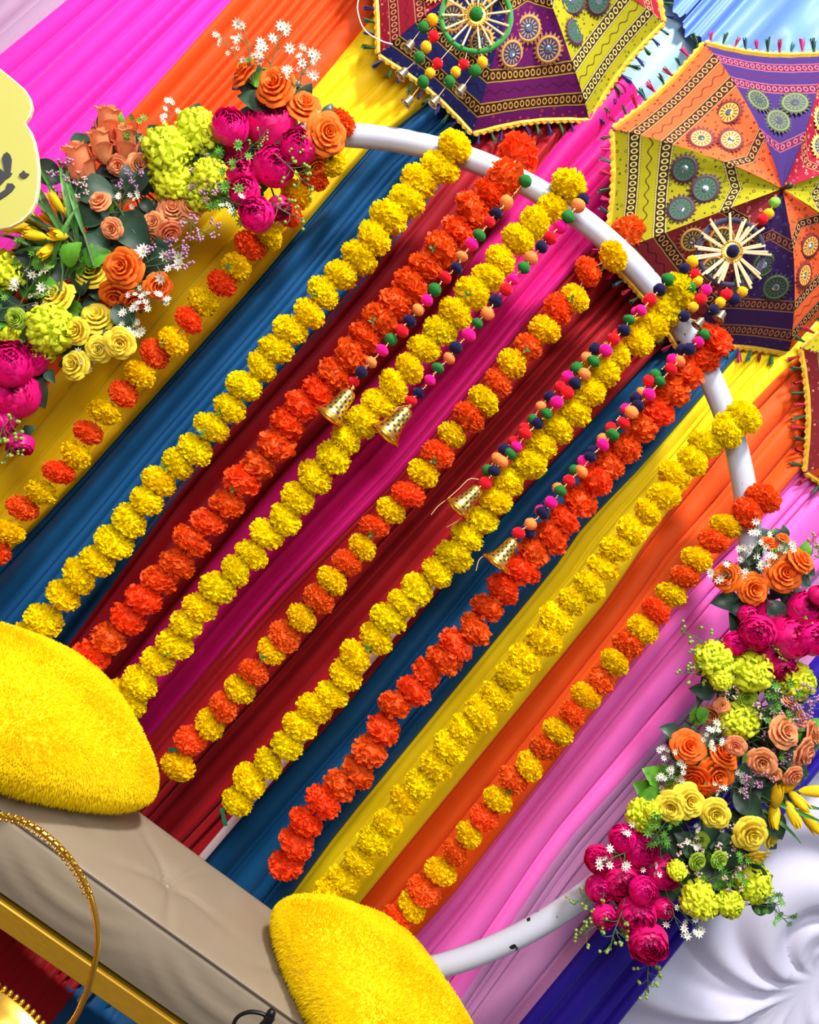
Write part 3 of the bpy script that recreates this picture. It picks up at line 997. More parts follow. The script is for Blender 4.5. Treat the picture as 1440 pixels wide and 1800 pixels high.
# ------------------------------------------------------------------ straw wheels with pompoms and bells
M_STRAW = simple('golden_straw', (236, 206, 150), 0.35, 0.1, 0.2, 90)


def small_bell():
    m = MB()
    m.lathe([(0.02, 0.02), (0.3, 0.0), (0.4, -0.12), (0.42, -0.5), (0.5, -0.75), (0.66, -0.95), (0.66, -1.0), (0.6, -1.0), (0.45, -0.74), (0.36, -0.3), (0.02, -0.15)], 16)
    m.ball((0.05, 0, -0.85), 0.16, 8, 6)
    m.lathe([(0.03, 0.2), (0.1, 0.14), (0.09, 0.0)], 8)
    return m.mesh('bell', M_SILV)


SBELL = small_bell()


def wheel(label, ctr, rpx, D, ringcol, hubk, sticks, strands, hang, seed, over=0.0, rt=0.0062):
    rr = random.Random(seed)
    C = at(*ctr, D)
    rad = rpx * D / FPX
    ex = Vector((CC, 0, SS)); ey = Vector((-SS, 0, CC)); ez = Vector((0, -1, 0))
    M = basis(ex, ey, ez, C)
    root = place('straw_wheel', None, M)
    tag(root, label, 'ornament', 'hanging straw wheels with pompoms and bells')
    m = MB()
    n, k = 64, 8
    rows = []
    for i in range(n + 1):
        a = 2 * PI * i / n
        w_ = rt * (1 + 0.06 * math.sin(a * 48))
        rows.append([M @ Vector(((rad + w_ * math.cos(2 * PI * j / k)) * math.cos(a), (rad + w_ * math.cos(2 * PI * j / k)) * math.sin(a), w_ * math.sin(2 * PI * j / k))) for j in range(k)])
    m.grid(rows, 0, True)
    place('ring', m.mesh('ring', simple('wheel_yarn_' + hubk, ringcol, 0.85, var=.25, nscale=200, sheen=.3)), None, root)
    m = MB(); m.lathe([(0.001, 0.006), (0.24, 0.009), (0.34, 0.004), (0.34, -0.002)], 28, 0, M @ Matrix.Diagonal((rad, rad, 1, 1)))
    for i in range(26):
        a = 2 * PI * i / 26
        m.ball(M @ Vector((rad * 0.32 * math.cos(a), rad * 0.32 * math.sin(a), 0.008)), 0.0026, 6, 4)
    place('hub', m.mesh('hub', simple('hub_gold', (226, 180, 70), 0.3, 0.8)), None, root)
    place('pompom', POMS[hubk][0], M @ Matrix.Translation((0, 0, 0.011)) @ Matrix.Scale(rad * 0.2, 4), root)
    for i in range(sticks):
        a = 2 * PI * (i + 0.35) / sticks + rr.uniform(-.08, .08) * (1 + 3 * over)
        e = Vector((math.cos(a), math.sin(a), 0)); f = Vector((-e.y, e.x, 0))
        r1 = 0.98 + over * rr.uniform(0.1, 1.0)
        for q in range(2 if over else 1):
            m = MB()
            m.tube([M @ (e * rad * 0.28 + f * 0.003 * q + Vector((0, 0, 0.006))), M @ (e * rad * (r1 - 0.12 * q) + f * (0.005 * q + rr.uniform(-.003, .003)) + Vector((0, 0, rt + 0.003)))], [0.002, 0.0027], 6)
            place('straw', m.mesh('straw', M_STRAW, False), None, root)
    for st in strands:
        ps = [at(u, v, D - 0.006) for u, v, kk in st]
        a0 = (ps[0] - C); a0.y = 0
        start = C + a0.normalized() * rad
        m = MB(); m.tube(curve_pts([start] + ps, 4 * len(ps) + 4), 0.001, 5)
        for q in ps[:-1]: m.ball(q + Vector((0.006, -.004, 0.008)), 0.0024, 6, 4); m.ball(q + Vector((-0.005, -.004, -0.009)), 0.0024, 6, 4)
        sd = place('strand', m.mesh('strand', simple('gold_thread', (214, 170, 120), 0.5)), None, root)
        for p, (u, v, kk) in zip(ps, st):
            if kk == 'b':
                L = 17 * D / FPX
                place('bell', SBELL, facing(p + Vector((0, 0, L * .4)), (rr.uniform(-.1, .1) + 0.0, 0, 1), 0, L), sd)
            else:
                r = 10.5 * D / FPX * rr.uniform(.9, 1.1)
                place('pompom', POMS[kk][0], facing(p, (rr.uniform(-1, 1), 0.3, 1), 0, r), sd)
    if hang:
        ps = [at(u, v, D + dz) for u, v, kk, dz in hang]
        m = MB(); m.tube(curve_pts([C + Vector((0, 0, rad))] + ps, 16), 0.001, 5)
        sd = place('hanging_cord', m.mesh('hanging_cord', simple('gold_thread', (214, 170, 120), 0.5)), None, root)
        for p, (u, v, kk, dz) in zip(ps, hang):
            if kk: place('pompom', POMS[kk][0], facing(p, (0, -.2, 1), 0, 10 * D / FPX), sd)


wheel('green straw wheel with golden spokes hanging in front of the navy and purple parasol', (837, 30), 61, 1.86, (14, 124, 34), 'g', 15,
      [[(760, 35, 'y'), (744, 48, 'g'), (721, 78, 'b')], [(762, 64, 'r'), (749, 83, 'y'), (737, 101, 'g'), (710, 127, 'b')],
       [(769, 112, 'r'), (756, 129, 'y'), (744, 144, 'g'), (720, 176, 'b')], [(815, 113, 'r'), (801, 127, 'y'), (790, 144, 'g'), (766, 176, 'b')],
       [(848, 110, 'y'), (835, 125, 'g'), (812, 156, 'b')]], [(884, -28, 'y', 0.0), (905, -55, 'r', 0.004), (922, -82, 'g', 0.008)], 41)
wheel('navy straw wheel with untidy golden spokes hanging on the orange and plum parasol', (1285, 444), 57, 1.832, (26, 22, 60), 'n', 16,
      [[(1217, 460, 'y'), (1203, 472, 'n')], [(1221, 482, 'r'), (1226, 494, 'y'), (1212, 506, 'g')], [(1241, 510, 'p'), (1232, 526, 'r'), (1218, 540, 'y'), (1203, 556, 'n'), (1231, 566, 'b')],
       [(1277, 518, 'r'), (1266, 532, 'y'), (1254, 545, 'n'), (1268, 553, 'b')], [(1305, 513, 'y'), (1291, 527, 'n')]],
      [(1341, 386, 'r', 0.0), (1351, 376, 'y', 0.0), (1362, 356, 'l', 0.004), (1372, 350, '', 0.02)], 42, over=0.32)


# ------------------------------------------------------------------ artificial flowers
def petal(m, ang, w, prof, nl=5, mat=0, ruff=0.0, rr=R, dip=0.28, point=0.0):
    """prof: list of (radius, height) from base to tip, swept over +-w around ang"""
    rows = []
    K = len(prof) - 1
    for i, (r, z) in enumerate(prof):
        t = i / K
        row = []
        ww = w * (0.55 + 0.75 * math.sin(PI * min(1, t * 0.75 + 0.12)))
        for j in range(nl):
            s = 2 * j / (nl - 1) - 1
            a = ang + s * ww * (1 - point * t * t)
            down = dip * s * s * t
            rz = r * (1 - 0.07 * s * s) + (rr.uniform(-ruff, ruff) if i == K else 0)
            row.append(Vector((rz * math.cos(a), rz * math.sin(a), z - down * 0.45 + (rr.uniform(-ruff, ruff) if i == K else 0))))
        rows.append(row)
    m.grid(rows, mat)


def rose_mesh(seed, mat, full=1.0, bud=False):
    rr = random.Random(seed)
    m = MB()
    if bud:
        rings = [(3, .8, [(.06, -.4), (.2, .3), (.16, 1.0), (.2, 1.08)]), (4, .75, [(.1, -.6), (.38, 0.0), (.34, .8), (.42, 1.02)]), (5, .62, [(.12, -.75), (.52, -.2), (.5, .6), (.62, .88), (.7, .86)]), (3, .6, [(.12, -.8), (.58, -.4), (.72, .2), (.95, .32)])]
    else:
        rings = [(2, 1.3, [(.02, 0), (.09, .3), (.1, .62), (.13, .66)]), (3, 1.0, [(.03, 0), (.16, .3), (.19, .60), (.24, .64)]), (4, .8, [(.05, -.05), (.27, .25), (.33, .56), (.41, .58)]),
                 (5, .66, [(.08, -.1), (.4, .15), (.52, .46), (.63, .45)]), (5, .64, [(.1, -.15), (.5, .02), (.72, .3), (.85, .26)]), (6, .56, [(.1, -.2), (.58, -.1), (.88, .1), (1.02, .02)])]
    for q, (n, w_, pf) in enumerate(rings):
        a0 = rr.uniform(0, 6.28)
        for k in range(n):
            sc = rr.uniform(0.93, 1.08)
            petal(m, a0 + 2 * PI * k / n + rr.uniform(-.12, .12), w_ * rr.uniform(.95, 1.12), [(r * sc, z * rr.uniform(.96, 1.05)) for r, z in pf], 6, 0, 0.02, rr)
    m.lathe([(0.001, -.42), (.1, -.4), (.14, -.22), (.1, -.1)], 8, 1)
    return m.mesh('rose', [mat, M_LEAF])


def peony_mesh(seed, mat):
    rr = random.Random(seed)
    m = MB()
    for q, (Rk, n, th, w_) in enumerate([(1.02, 6, 1.0, .62), (.97, 7, .8, .56), (.88, 7, .66, .55), (.76, 7, .52, .55), (.62, 6, .4, .6), (.46, 5, .26, .75), (.3, 4, .12, .9), (.16, 3, .05, 1.2)]):
        a0 = rr.uniform(0, 6.28)
        for k in range(n):
            tt = th + rr.uniform(-.1, .14)
            pf = []
            for i in range(6):
                a = 2.5 + (tt - 2.5) * i / 5
                rad = Rk * (1 + (0.07 if i == 5 else 0)) * (0.6 + .4 * min(1, i / 2))
                pf.append((max(.02, rad * math.sin(a)), rad * math.cos(a) * .85))
            petal(m, a0 + 2 * PI * k / n, w_ * rr.uniform(.9, 1.2), pf, 7, 0, 0.07, rr, 0.16)
    return m.mesh('peony', [mat])


def puff_mesh(seed, mat):
    """ball of broad ruffled petals (hydrangea-like)"""
    rr = random.Random(seed)
    m = MB()
    m.ball((0, 0, 0), 0.7, 12, 8)
    N = 150
    for i in range(N):
        z = 1 - 2 * (i + 0.5) / N; a = i * 2.39996; s = math.sqrt(1 - z * z)
        d = Vector((s * math.cos(a), s * math.sin(a), z))
        if d.z < -0.75: continue
        tx = Matrix.Rotation(rr.uniform(0, 6.28), 3, d) @ d.orthogonal().normalized()
        ty = d.cross(tx)
        L = rr.uniform(0.88, 1.08)
        rows = []
        for (t, rr0, lift) in ((0.02, 0.06, 0.66), (0.09, 0.14, 0.88), (0.18, 0.185, 1.0), (0.26, 0.13, 0.96)):
            rows.append([d * (L * lift + rr.uniform(-.03, .03) - .06 * (q - 2) ** 2 / 4) + ty * (t - 0.1) + tx * ((q - 2) / 2 * rr0) for q in range(5)])
        m.grid(rows, 0)
    return m.mesh('puff', [mat])


def crocus_mesh(seed, mat, op=0.0):
    rr = random.Random(seed)
    m = MB()
    for q in range(2):
        for k in range(3):
            petal(m, 2 * PI * k / 3 + q * PI / 3, .95, [(.05, -1.0), (.26 + .04 * q, -.55), (.34 + .05 * q, 0), (.3 + .07 * q + .16 * op, .5), (.12 + .2 * q * rr.random() + .34 * op, .95)], 5, 0, 0.01, rr, 0.1, 0.75)
    m.lathe([(.04, -1.5), (.06, -1.1), (.1, -.95), (.05, -.8)], 7, 1)
    return m.mesh('crocus', [mat, M_LEAF])


def leaf_mesh(seed, mat, wid=0.36, serr=0.0):
    rr = random.Random(seed)
    m = MB(); rows = []
    n = 12
    for i in range(n + 1):
        t = i / n
        w_ = wid * (math.sin(PI * t ** 0.8) ** 0.85 if 0 < t < 1 else 0.01) * (1 + serr * (i % 2))
        zc = 0.22 * math.sin(t * 2.2) - 0.25 * t * t
        rows.append([Vector((-w_, t, zc + w_ * .28)), Vector((-w_ * .5, t, zc + w_ * .1)), Vector((0, t, zc)), Vector((w_ * .5, t, zc + w_ * .1)), Vector((w_, t, zc + w_ * .28))])
    m.grid(rows, 0)
    m.tube([(0, -.35, -.05), (0, 0, 0), (0, .5, rows[6][2].z + .005), (0, .95, rows[11][2].z + .004)], [.022, .02, .012, .004], 5, 1)
    return m.mesh('leaf', [mat, M_LEAF])


M_LEAF = simple('leaf_stem_green', (70, 96, 50), 0.6)
M_DKLEAF = simple('dark_leaf', (42, 70, 52), 0.42, var=.3, nscale=5, rnd=.6, spec=.4)
M_BRLEAF = simple('bright_leaf', (86, 150, 36), 0.45, var=.3, nscale=5, rnd=.6, spec=.4)
M_GRLEAF = simple('grass_leaf', (60, 118, 40), 0.5, var=.25, rnd=.6)
LEAF = {'d': [leaf_mesh(i, M_DKLEAF, .36) for i in range(3)], 'b': [leaf_mesh(9 + i, M_BRLEAF, .42, .14) for i in range(3)], 'w': [leaf_mesh(5, M_GRLEAF, .038)]}
FC = dict(O=(252, 112, 24), P=(250, 152, 100), Yr=(255, 220, 62), M=(226, 4, 118), L=(232, 240, 50), K=(255, 206, 22), G=(160, 186, 50))
FM = {k: simple('petal_' + k, c, 0.5 if k == 'M' else 0.62, var=.16, nscale=6, rnd=.35, spec=.45 if k == 'M' else .25, trans=.2) for k, c in FC.items()}
FL = {}
for k in ('O', 'P', 'Yr'):
    FL[k] = [rose_mesh(hash_ + 60, FM[k]) for hash_ in range(3)]
FL['B'] = [rose_mesh(80 + i, FM['P'], bud=True) for i in range(2)]
FL['M'] = [peony_mesh(90 + i, FM['M']) for i in range(3)]
FL['L'] = [puff_mesh(95 + i, FM['L']) for i in range(3)]
FL['G'] = [rose_mesh(99, FM['G'])]
FL['C'] = [crocus_mesh(98 + i, FM['K']) for i in range(2)]
FL['K'] = [crocus_mesh(98 + i, FM['K'], 0.25 + .3 * i) for i in range(2)]
FNAME = dict(O='rose', P='rose', Yr='rose', B='rose_bud', M='peony', L='hydrangea', G='green_bloom', K='crocus', C='crocus')
M_WHT = simple('white_petal', (236, 230, 214), 0.6, var=.08)
M_LIL = simple('lilac_berry', (176, 128, 166), 0.6, var=.2)
M_PNK = simple('blush_berry', (214, 178, 172), 0.6, var=.2)
M_BUD = simple('green_berry', (130, 158, 62), 0.5, var=.2)


def sprig_mesh(kind, seed):
    """unit sprig growing along +Y: branching stems with stars or berries"""
    rr = random.Random(seed)
    m = MB()
    main = curve_pts([(0, -.5, 0), (0, 0, .03), (.06, .5, .05), (.0, 1, 0)], 8)
    m.tube(main, .018, 5, 1)
    ends = []
    n = 7 if kind == 'star' else 9
    for i in range(n):
        p = main[2 + i * 5 // n + 0]
        e = p + Vector((rr.choice((-1, 1)) * rr.uniform(.12, .42), rr.uniform(.05, .3), rr.uniform(-.1, .25)))
        m.tube([p, p.lerp(e, .5) + Vector((0, .04, 0)), e], .011, 4, 1)
        ends.append(e)
    ends.append(main[-1])
    for e in ends:
        if kind == 'star':
            ax = Vector((rr.uniform(-.6, .6), rr.uniform(-.2, .8), 1)).normalized()
            M = facing(e, ax, rr.uniform(0, 6), rr.uniform(.13, .19))
            for k in range(8):
                a = 2 * PI * k / 8
                c, s_ = math.cos(a), math.sin(a)
                m.face([M @ Vector(p) for p in ((0, 0, 0), (.5 * c - .17 * s_, .5 * s_ + .17 * c, .28), (c, s_, .35), (.5 * c + .17 * s_, .5 * s_ - .17 * c, .28))], 0)
            m.ball(e + ax * .02, .03, 6, 4, 2)
        else:
            for k in range(7 if kind == 'berry' else 2):
                q = e + Vector((rr.uniform(-.09, .09), rr.uniform(-.09, .09), rr.uniform(-.05, .1)))
                m.ball(q, .038 if kind == 'berry' else .055, 6, 5, 0)
    col = {'star': M_WHT, 'berry': M_LIL, 'blush': M_PNK, 'bud': M_BUD}
    return m, col


SPR = {}
for key, kind, mat in (('s', 'star', M_WHT), ('l', 'berry', M_LIL), ('k', 'berry', M_PNK), ('g', 'bud', M_BUD), ('e', 'star', M_BRLEAF)):
    SPR[key] = []
    for i in range(2):
        mm, _ = sprig_mesh(kind, 200 + i + ord(key))
        SPR[key].append(mm.mesh('sprig', [mat, M_LEAF, M_BUD]))
SPN = dict(s='white_sprig', l='lilac_sprig', k='blush_sprig', g='bud_sprig', e='green_sprig')


def hoop_near(p):
    d = Vector((p.x - HC.x, 0, p.z - HC.z)).normalized()
    return HC + d * HR


def bunch(label, flowers, leaves=(), sprigs=(), seed=0, group=None, depth=1.80, spread=0.05, cat='flowers'):
    """flowers: (kind, u, v, r_px[, axis]); leaves: (kind, u, v, length_px, degrees); sprigs likewise"""
    rr = random.Random(seed)
    allp = [(f[1], f[2]) for f in (flowers or leaves)]
    cu = sum(p[0] for p in allp) / len(allp); cv = sum(p[1] for p in allp) / len(allp)
    root_p = hoop_near(at(cu, cv, 1.9)) + Vector((0, -TUBE, 0))
    root = place('flower_bunch', None, root_p)
    tag(root, label, cat, group)
    c3 = at(cu, cv, depth)
    for f in flowers:
        k, u, v, r = f[:4]
        d = depth + rr.uniform(-spread, spread) * 0.6 + (f[5] if len(f) > 5 else 0)
        p = at(u, v, d)
        off = p - c3
        if len(f) > 4 and f[4]:
            du, dv, dy = f[4]
            ax = Vector((du * CC + dv * SS, dy, du * SS - dv * CC))
        else:
            ax = Vector((off.x * 3 + rr.uniform(-.3, .3), -1.0, off.z * 3 + rr.uniform(-.2, .35)))
        sc = r * d / FPX * (1.06 if k == 'Yr' else 1.0)
        me = rr.choice(FL[k])
        M = facing(p, ax, rr.uniform(0, 6.28), sc)
        fo = place(FNAME[k], me, M, root)
        m = MB()
        base = p - ax.normalized() * sc * (1.3 if k in 'KC' else 0.35)
        m.tube(curve_pts([base, base.lerp(root_p, .35) + Vector((0, .02, .0)), root_p + Vector((rr.uniform(-.01, .01), 0.0, rr.uniform(-.01, .01)))], 6), 0.0022, 5)
        place('stem', m.mesh('stem', M_LEAF), None, fo)
    auto = []
    for f in flowers:                                          # foliage filling the gaps behind the blooms
        for q in range(0 if f[0] in 'KC' else 2 if f[0] == 'M' else 5):
            a = rr.uniform(0, 6.28)
            auto.append(('d' if rr.random() < .75 else 'b', cu + (f[1] - cu) * .85 + f[3] * .3 * math.cos(a), cv + (f[2] - cv) * .85 + f[3] * .3 * math.sin(a), rr.uniform(.9, 1.25) * max(f[3], 26), math.degrees(a) * -1))
    for q, (k, u, v, L, deg) in enumerate(list(leaves) + auto):
        d = depth + (0.03 if q < len(leaves) else 0.055) + rr.uniform(-.02, .02)
        p = at(u, v, d)
        a = math.radians(deg)
        yv = Vector((math.cos(a) * CC - math.sin(a) * -SS * -1, 0, 0))
        du, dv = math.cos(a), -math.sin(a)
        yv = Vector((du * CC + dv * SS, rr.uniform(-.35, .1), du * SS - dv * CC)).normalized()
        nv = Vector((rr.uniform(-.35, .35), -1, rr.uniform(-.1, .5)))
        xv = yv.cross(nv).normalized(); zv = xv.cross(yv)
        sc = L * d / FPX
        place('leaf' if k != 'w' else 'blade', rr.choice(LEAF[k]), basis(xv * sc, yv * sc, zv * sc, p), root)
    for (k, u, v, L, deg) in sprigs:
        d = depth - 0.005 + rr.uniform(-.02, .02)
        p = at(u, v, d)
        a = math.radians(deg); du, dv = math.cos(a), -math.sin(a)
        yv = Vector((du * CC + dv * SS, rr.uniform(-.3, .1), du * SS - dv * CC)).normalized()
        nv = Vector((rr.uniform(-.2, .2), -1, rr.uniform(-.1, .3)))
        xv = yv.cross(nv).normalized(); zv = xv.cross(yv)
        sc = L * d / FPX
        place(SPN[k], rr.choice(SPR[k]), basis(xv * sc, yv * sc, zv * sc, p), root)
    return root


# upper spray
bunch('orange rose bunch with white sprigs at the upper end of the flower spray', [('O', 485, 152, 37), ('O', 432, 132, 30, (-.6, -.5, -.6)), ('O', 536, 188, 32), ('O', 575, 236, 38, (.4, .2, -1)), ('O', 556, 290, 24, (.3, .8, -.5), .04)],
      [('d', 440, 180, 70, 80), ('d', 490, 185, 60, -30), ('d', 505, 225, 50, 200), ('d', 470, 200, 60, 150)],
      [('s', 440, 115, 62, 100), ('s', 478, 110, 62, 75), ('s', 410, 95, 40, 130), ('s', 520, 150, 60, 60), ('s', 540, 225, 46, 95), ('s', 530, 130, 40, 80)], 51)
bunch('magenta peony bunch beside orange roses, upper end of the flower spray', [('M', 478, 220, 46), ('M', 405, 224, 33), ('M', 524, 258, 32), ('M', 425, 308, 35), ('M', 482, 292, 37), ('M', 430, 338, 28), ('M', 452, 378, 31), ('M', 412, 262, 26, None, .03), ('M', 490, 365, 22, (.5, .8, -.6), .03)],
      [('d', 470, 260, 60, 0), ('d', 400, 285, 50, 170)], [('g', 505, 290, 60, -40), ('g', 480, 360, 60, -25), ('g', 440, 260, 40, 40), ('g', 495, 255, 50, -10)], 52)
bunch('lime hydrangea bunch beside the magenta peonies in the upper flower spray', [('L', 348, 231, 40), ('L', 296, 266, 45), ('L', 303, 318, 40), ('L', 371, 312, 34), ('L', 350, 345, 28, None, .04)],
      [('b', 375, 340, 60, -30), ('b', 345, 280, 60, 20)], [('s', 300, 215, 36, 100), ('k', 345, 310, 50, 80), ('e', 375, 345, 70, -20), ('e', 380, 290, 60, 10), ('e', 245, 260, 50, 100), ('s', 395, 350, 50, -20)], 53)
bunch('peach rose bunch with upright buds and dark leaves beside the lime hydrangeas', [('B', 190, 222, 33, (.1, -1, -.35)), ('B', 178, 262, 32, (-.1, -1, -.4)), ('B', 222, 258, 33, (.15, -1, -.4)), ('B', 143, 292, 39, (-.15, -1, -.5)), ('P', 176, 354, 21), ('P', 197, 402, 20), ('P', 271, 391, 21), ('P', 304, 368, 28), ('P', 338, 361, 24), ('P', 262, 415, 24, (.3, .8, -.5)), ('P', 298, 405, 24, (.4, .9, -.4)), ('P', 208, 290, 20, (.2, .5, -1)), ('P', 243, 290, 22, (.6, .2, -.8))],
      [('d', 205, 345, 80, 180), ('d', 195, 375, 75, 190), ('d', 215, 375, 88, -55), ('d', 225, 345, 75, 60), ('d', 110, 320, 62, 150), ('d', 160, 290, 64, 115), ('d', 185, 330, 90, 165), ('d', 250, 330, 70, 60), ('d', 230, 420, 60, 230), ('d', 160, 420, 70, 200), ('d', 255, 345, 60, 100)],
      [('l', 118, 345, 60, 100), ('l', 222, 335, 44, 60), ('l', 300, 432, 56, -40), ('l', 330, 390, 60, -30), ('l', 345, 345, 50, 20), ('s', 215, 360, 36, 30), ('k', 130, 350, 50, 80)], 54)
bunch('yellow crocus bunch with grassy blades below the yellow sign', [('K', 98, 355, 22, (-.4, -.8, -0.85)), ('K', 119, 378, 23, (.0, -.8, -1.15)), ('K', 91, 386, 23, (-.4, -.5, -1.15)), ('K', 58, 385, 26, (-.7, -.4, -0.85)), ('K', 62, 414, 24, (-.8, .1, -0.95)), ('K', 104, 414, 25, (-.3, .3, -1.25)), ('K', 82, 440, 24, (-.3, .9, -0.95)), ('K', 24, 398, 26, (-1, .4, -0.75)), ('K', 45, 402, 22, (-.9, .2, -0.75))],
      [('w', 120, 430, 150, 115), ('w', 112, 400, 110, 108), ('w', 125, 420, 160, 130), ('w', 130, 410, 130, 100), ('w', 95, 430, 120, 140), ('w', 80, 450, 100, 160), ('w', 140, 440, 150, 95), ('w', 105, 440, 90, 185), ('w', 135, 395, 120, 122), ('w', 100, 410, 110, 150), ('w', 150, 420, 140, 108), ('w', 90, 470, 120, 60), ('w', 110, 480, 110, 80), ('w', 60, 460, 90, 100), ('b', 120, 470, 50, 60), ('b', 150, 465, 50, 30), ('b', 100, 455, 44, 200)], (), 55, depth=1.77)
bunch('yellow rose bunch over the yellow cloth below the orange roses of the spray', [('Yr', 163, 481, 30), ('Yr', 102, 526, 34), ('Yr', 172, 560, 31), ('Yr', 137, 582, 24), ('Yr', 212, 603, 27), ('Yr', 174, 614, 24), ('Yr', 133, 642, 27)],
      [('d', 140, 520, 60, 60), ('d', 120, 490, 60, 150), ('d', 145, 600, 50, 250), ('b', 130, 495, 60, 70), ('d', 190, 570, 50, -60)], [('s', 165, 600, 50, -100), ('s', 205, 565, 50, -20)], 56)
bunch('darker orange rose bunch between the peach and the yellow roses', [('O', 218, 470, 38), ('O', 277, 503, 27, (.6, .4, -.7)), ('O', 203, 518, 29, (.1, .8, -.7)), ('O', 238, 528, 26, (.3, .9, -.4)), ('O', 185, 455, 26, (-.6, -.3, -.8), .03)],
      [('d', 250, 470, 70, 10), ('d', 270, 450, 60, 40), ('d', 215, 530, 60, -80), ('d', 190, 440, 60, 120)], [('s', 225, 500, 40, -30), ('s', 255, 470, 70, 10), ('s', 250, 520, 50, -20), ('s', 225, 545, 46, -60), ('l', 270, 455, 60, 30)], 57)
bunch('lime hydrangea pair with pale greenery above magenta peonies at the frame edge', [('L', 8, 476, 38), ('L', 88, 577, 43), ('L', 75, 615, 26, (.2, 1, -.3), .02), ('L', 20, 590, 26, (-.3, .6, -.7), .02), ('G', 28, 560, 20)],
      [('b', 35, 520, 70, 30), ('b', 50, 470, 70, 60), ('b', 70, 465, 60, 20), ('b', 20, 550, 60, 200), ('d', 40, 575, 60, -20), ('b', 60, 510, 55, 0), ('d', 70, 500, 80, 100), ('d', 30, 500, 80, 60), ('b', 20, 520, 60, 120), ('d', 45, 545, 70, 180)],
      [('e', 50, 480, 60, 80), ('s', 45, 520, 60, 60), ('s', 60, 545, 50, 30), ('s', 30, 470, 50, 70), ('e', 30, 540, 60, 200), ('e', 20, 600, 60, -60), ('k', 60, 535, 40, 40)], 58)
bunch('magenta peony bunch below the lime hydrangea pair, over the orange cloth', [('M', 18, 640, 42), ('M', 55, 632, 30), ('M', 28, 693, 44), ('M', 36, 780, 24, (.2, 1, -.5)), ('M', -4, 742, 28), ('M', 8, 735, 24, None, .03), ('M', -20, 690, 40)],
      [('d', 60, 660, 60, -75), ('d', 75, 640, 50, -100), ('d', 85, 650, 30, -60)], [('g', 20, 730, 70, -105), ('g', 30, 770, 50, -110)], 59)

# lower spray
bunch('orange rose bunch with white sprigs topping the flower spray on the pale pink cloth', [('O', 1323, 1036, 30), ('O', 1378, 1008, 36), ('O', 1407, 986, 27, (.5, -.6, -.8)), ('O', 1279, 1014, 28, (-.7, -.2, -.6)), ('O', 1353, 955, 17, (0, -.8, -.6)), ('O', 1377, 946, 13, (.2, -.8, -.5))],
      [('d', 1300, 1055, 52, 185), ('d', 1370, 1050, 44, -20), ('d', 1350, 1055, 50, -60), ('d', 1335, 975, 30, 200)], [('s', 1330, 965, 50, 95), ('s', 1360, 990, 46, 60), ('s', 1320, 1005, 46, 120), ('s', 1350, 1000, 50, 80), ('g', 1420, 990, 50, 80), ('s', 1290, 1020, 50, 160)], 61)
bunch('magenta peony bunch below the orange roses of the lower flower spray', [('M', 1355, 1082, 29), ('M', 1332, 1112, 32), ('M', 1293, 1131, 22), ('M', 1361, 1148, 35), ('M', 1391, 1122, 37), ('M', 1416, 1072, 33), ('M', 1428, 1122, 31), ('M', 1315, 1080, 18), ('M', 1438, 1046, 18), ('M', 1375, 1172, 24, None, .03)],
      [('d', 1330, 1080, 50, 170), ('d', 1395, 1075, 50, 90), ('d', 1290, 1115, 40, 100)], [('g', 1365, 1120, 40, -70), ('g', 1405, 1085, 40, -60)], 62)
bunch('lime hydrangea bunch below the magenta peonies of the lower flower spray', [('L', 1255, 1160, 35), ('L', 1318, 1180, 40), ('L', 1399, 1198, 34), ('L', 1297, 1268, 37), ('G', 1312, 1226, 20), ('L', 1268, 1195, 20, (-.2, .9, -.5))],
      [('d', 1350, 1195, 70, -70), ('d', 1360, 1230, 60, -110), ('d', 1345, 1250, 70, -60), ('d', 1260, 1210, 50, 180), ('b', 1230, 1240, 40, 250)],
      [('k', 1280, 1225, 40, 80), ('k', 1325, 1250, 56, 20), ('g', 1250, 1140, 60, 150), ('g', 1245, 1190, 56, 170), ('e', 1340, 1280, 56, 20), ('e', 1350, 1240, 56, 50), ('e', 1345, 1300, 50, -20)], 63)
bunch('peach rose bunch with lilac sprigs beside the royal blue cloth', [('P', 1270, 1240, 15), ('P', 1252, 1257, 20, (-.6, .2, -.6), .02), ('P', 1293, 1311, 19), ('P', 1340, 1338, 27), ('P', 1378, 1286, 30), ('P', 1410, 1322, 30, (.6, .3, -.7)), ('P', 1361, 1360, 15), ('P', 1394, 1363, 20), ('P', 1388, 1234, 16, (.2, -.8, -.5)), ('P', 1424, 1290, 28, (.8, .0, -.6)), ('P', 1404, 1262, 20, (.3, -.5, -.8))],
      [('d', 1330, 1300, 70, 30), ('d', 1350, 1310, 70, 80), ('d', 1310, 1340, 60, -40), ('b', 1310, 1320, 50, -50), ('d', 1370, 1340, 60, 200), ('d', 1380, 1330, 60, -60)],
      [('l', 1370, 1280, 56, 50), ('l', 1395, 1260, 56, 40), ('l', 1318, 1395, 50, 90), ('l', 1400, 1250, 50, 60), ('l', 1350, 1300, 56, 80), ('l', 1355, 1330, 50, 30)], 64)
bunch('orange rose bunch in the middle of the lower flower spray, above the yellow roses', [('O', 1211, 1313, 32), ('O', 1258, 1360, 36), ('O', 1222, 1362, 26, (-.4, .6, -.7)), ('O', 1272, 1330, 27, (.3, -.8, -.6)), ('O', 1240, 1385, 22, (-.1, .9, -.4))],
      [('d', 1200, 1310, 46, 140), ('d', 1205, 1350, 46, 130), ('d', 1290, 1360, 60, 0), ('d', 1290, 1390, 60, -40), ('d', 1195, 1290, 40, 160)], [('s', 1240, 1310, 44, 60), ('s', 1190, 1345, 40, 140), ('s', 1240, 1300, 40, 30), ('s', 1200, 1375, 40, 190)], 65)
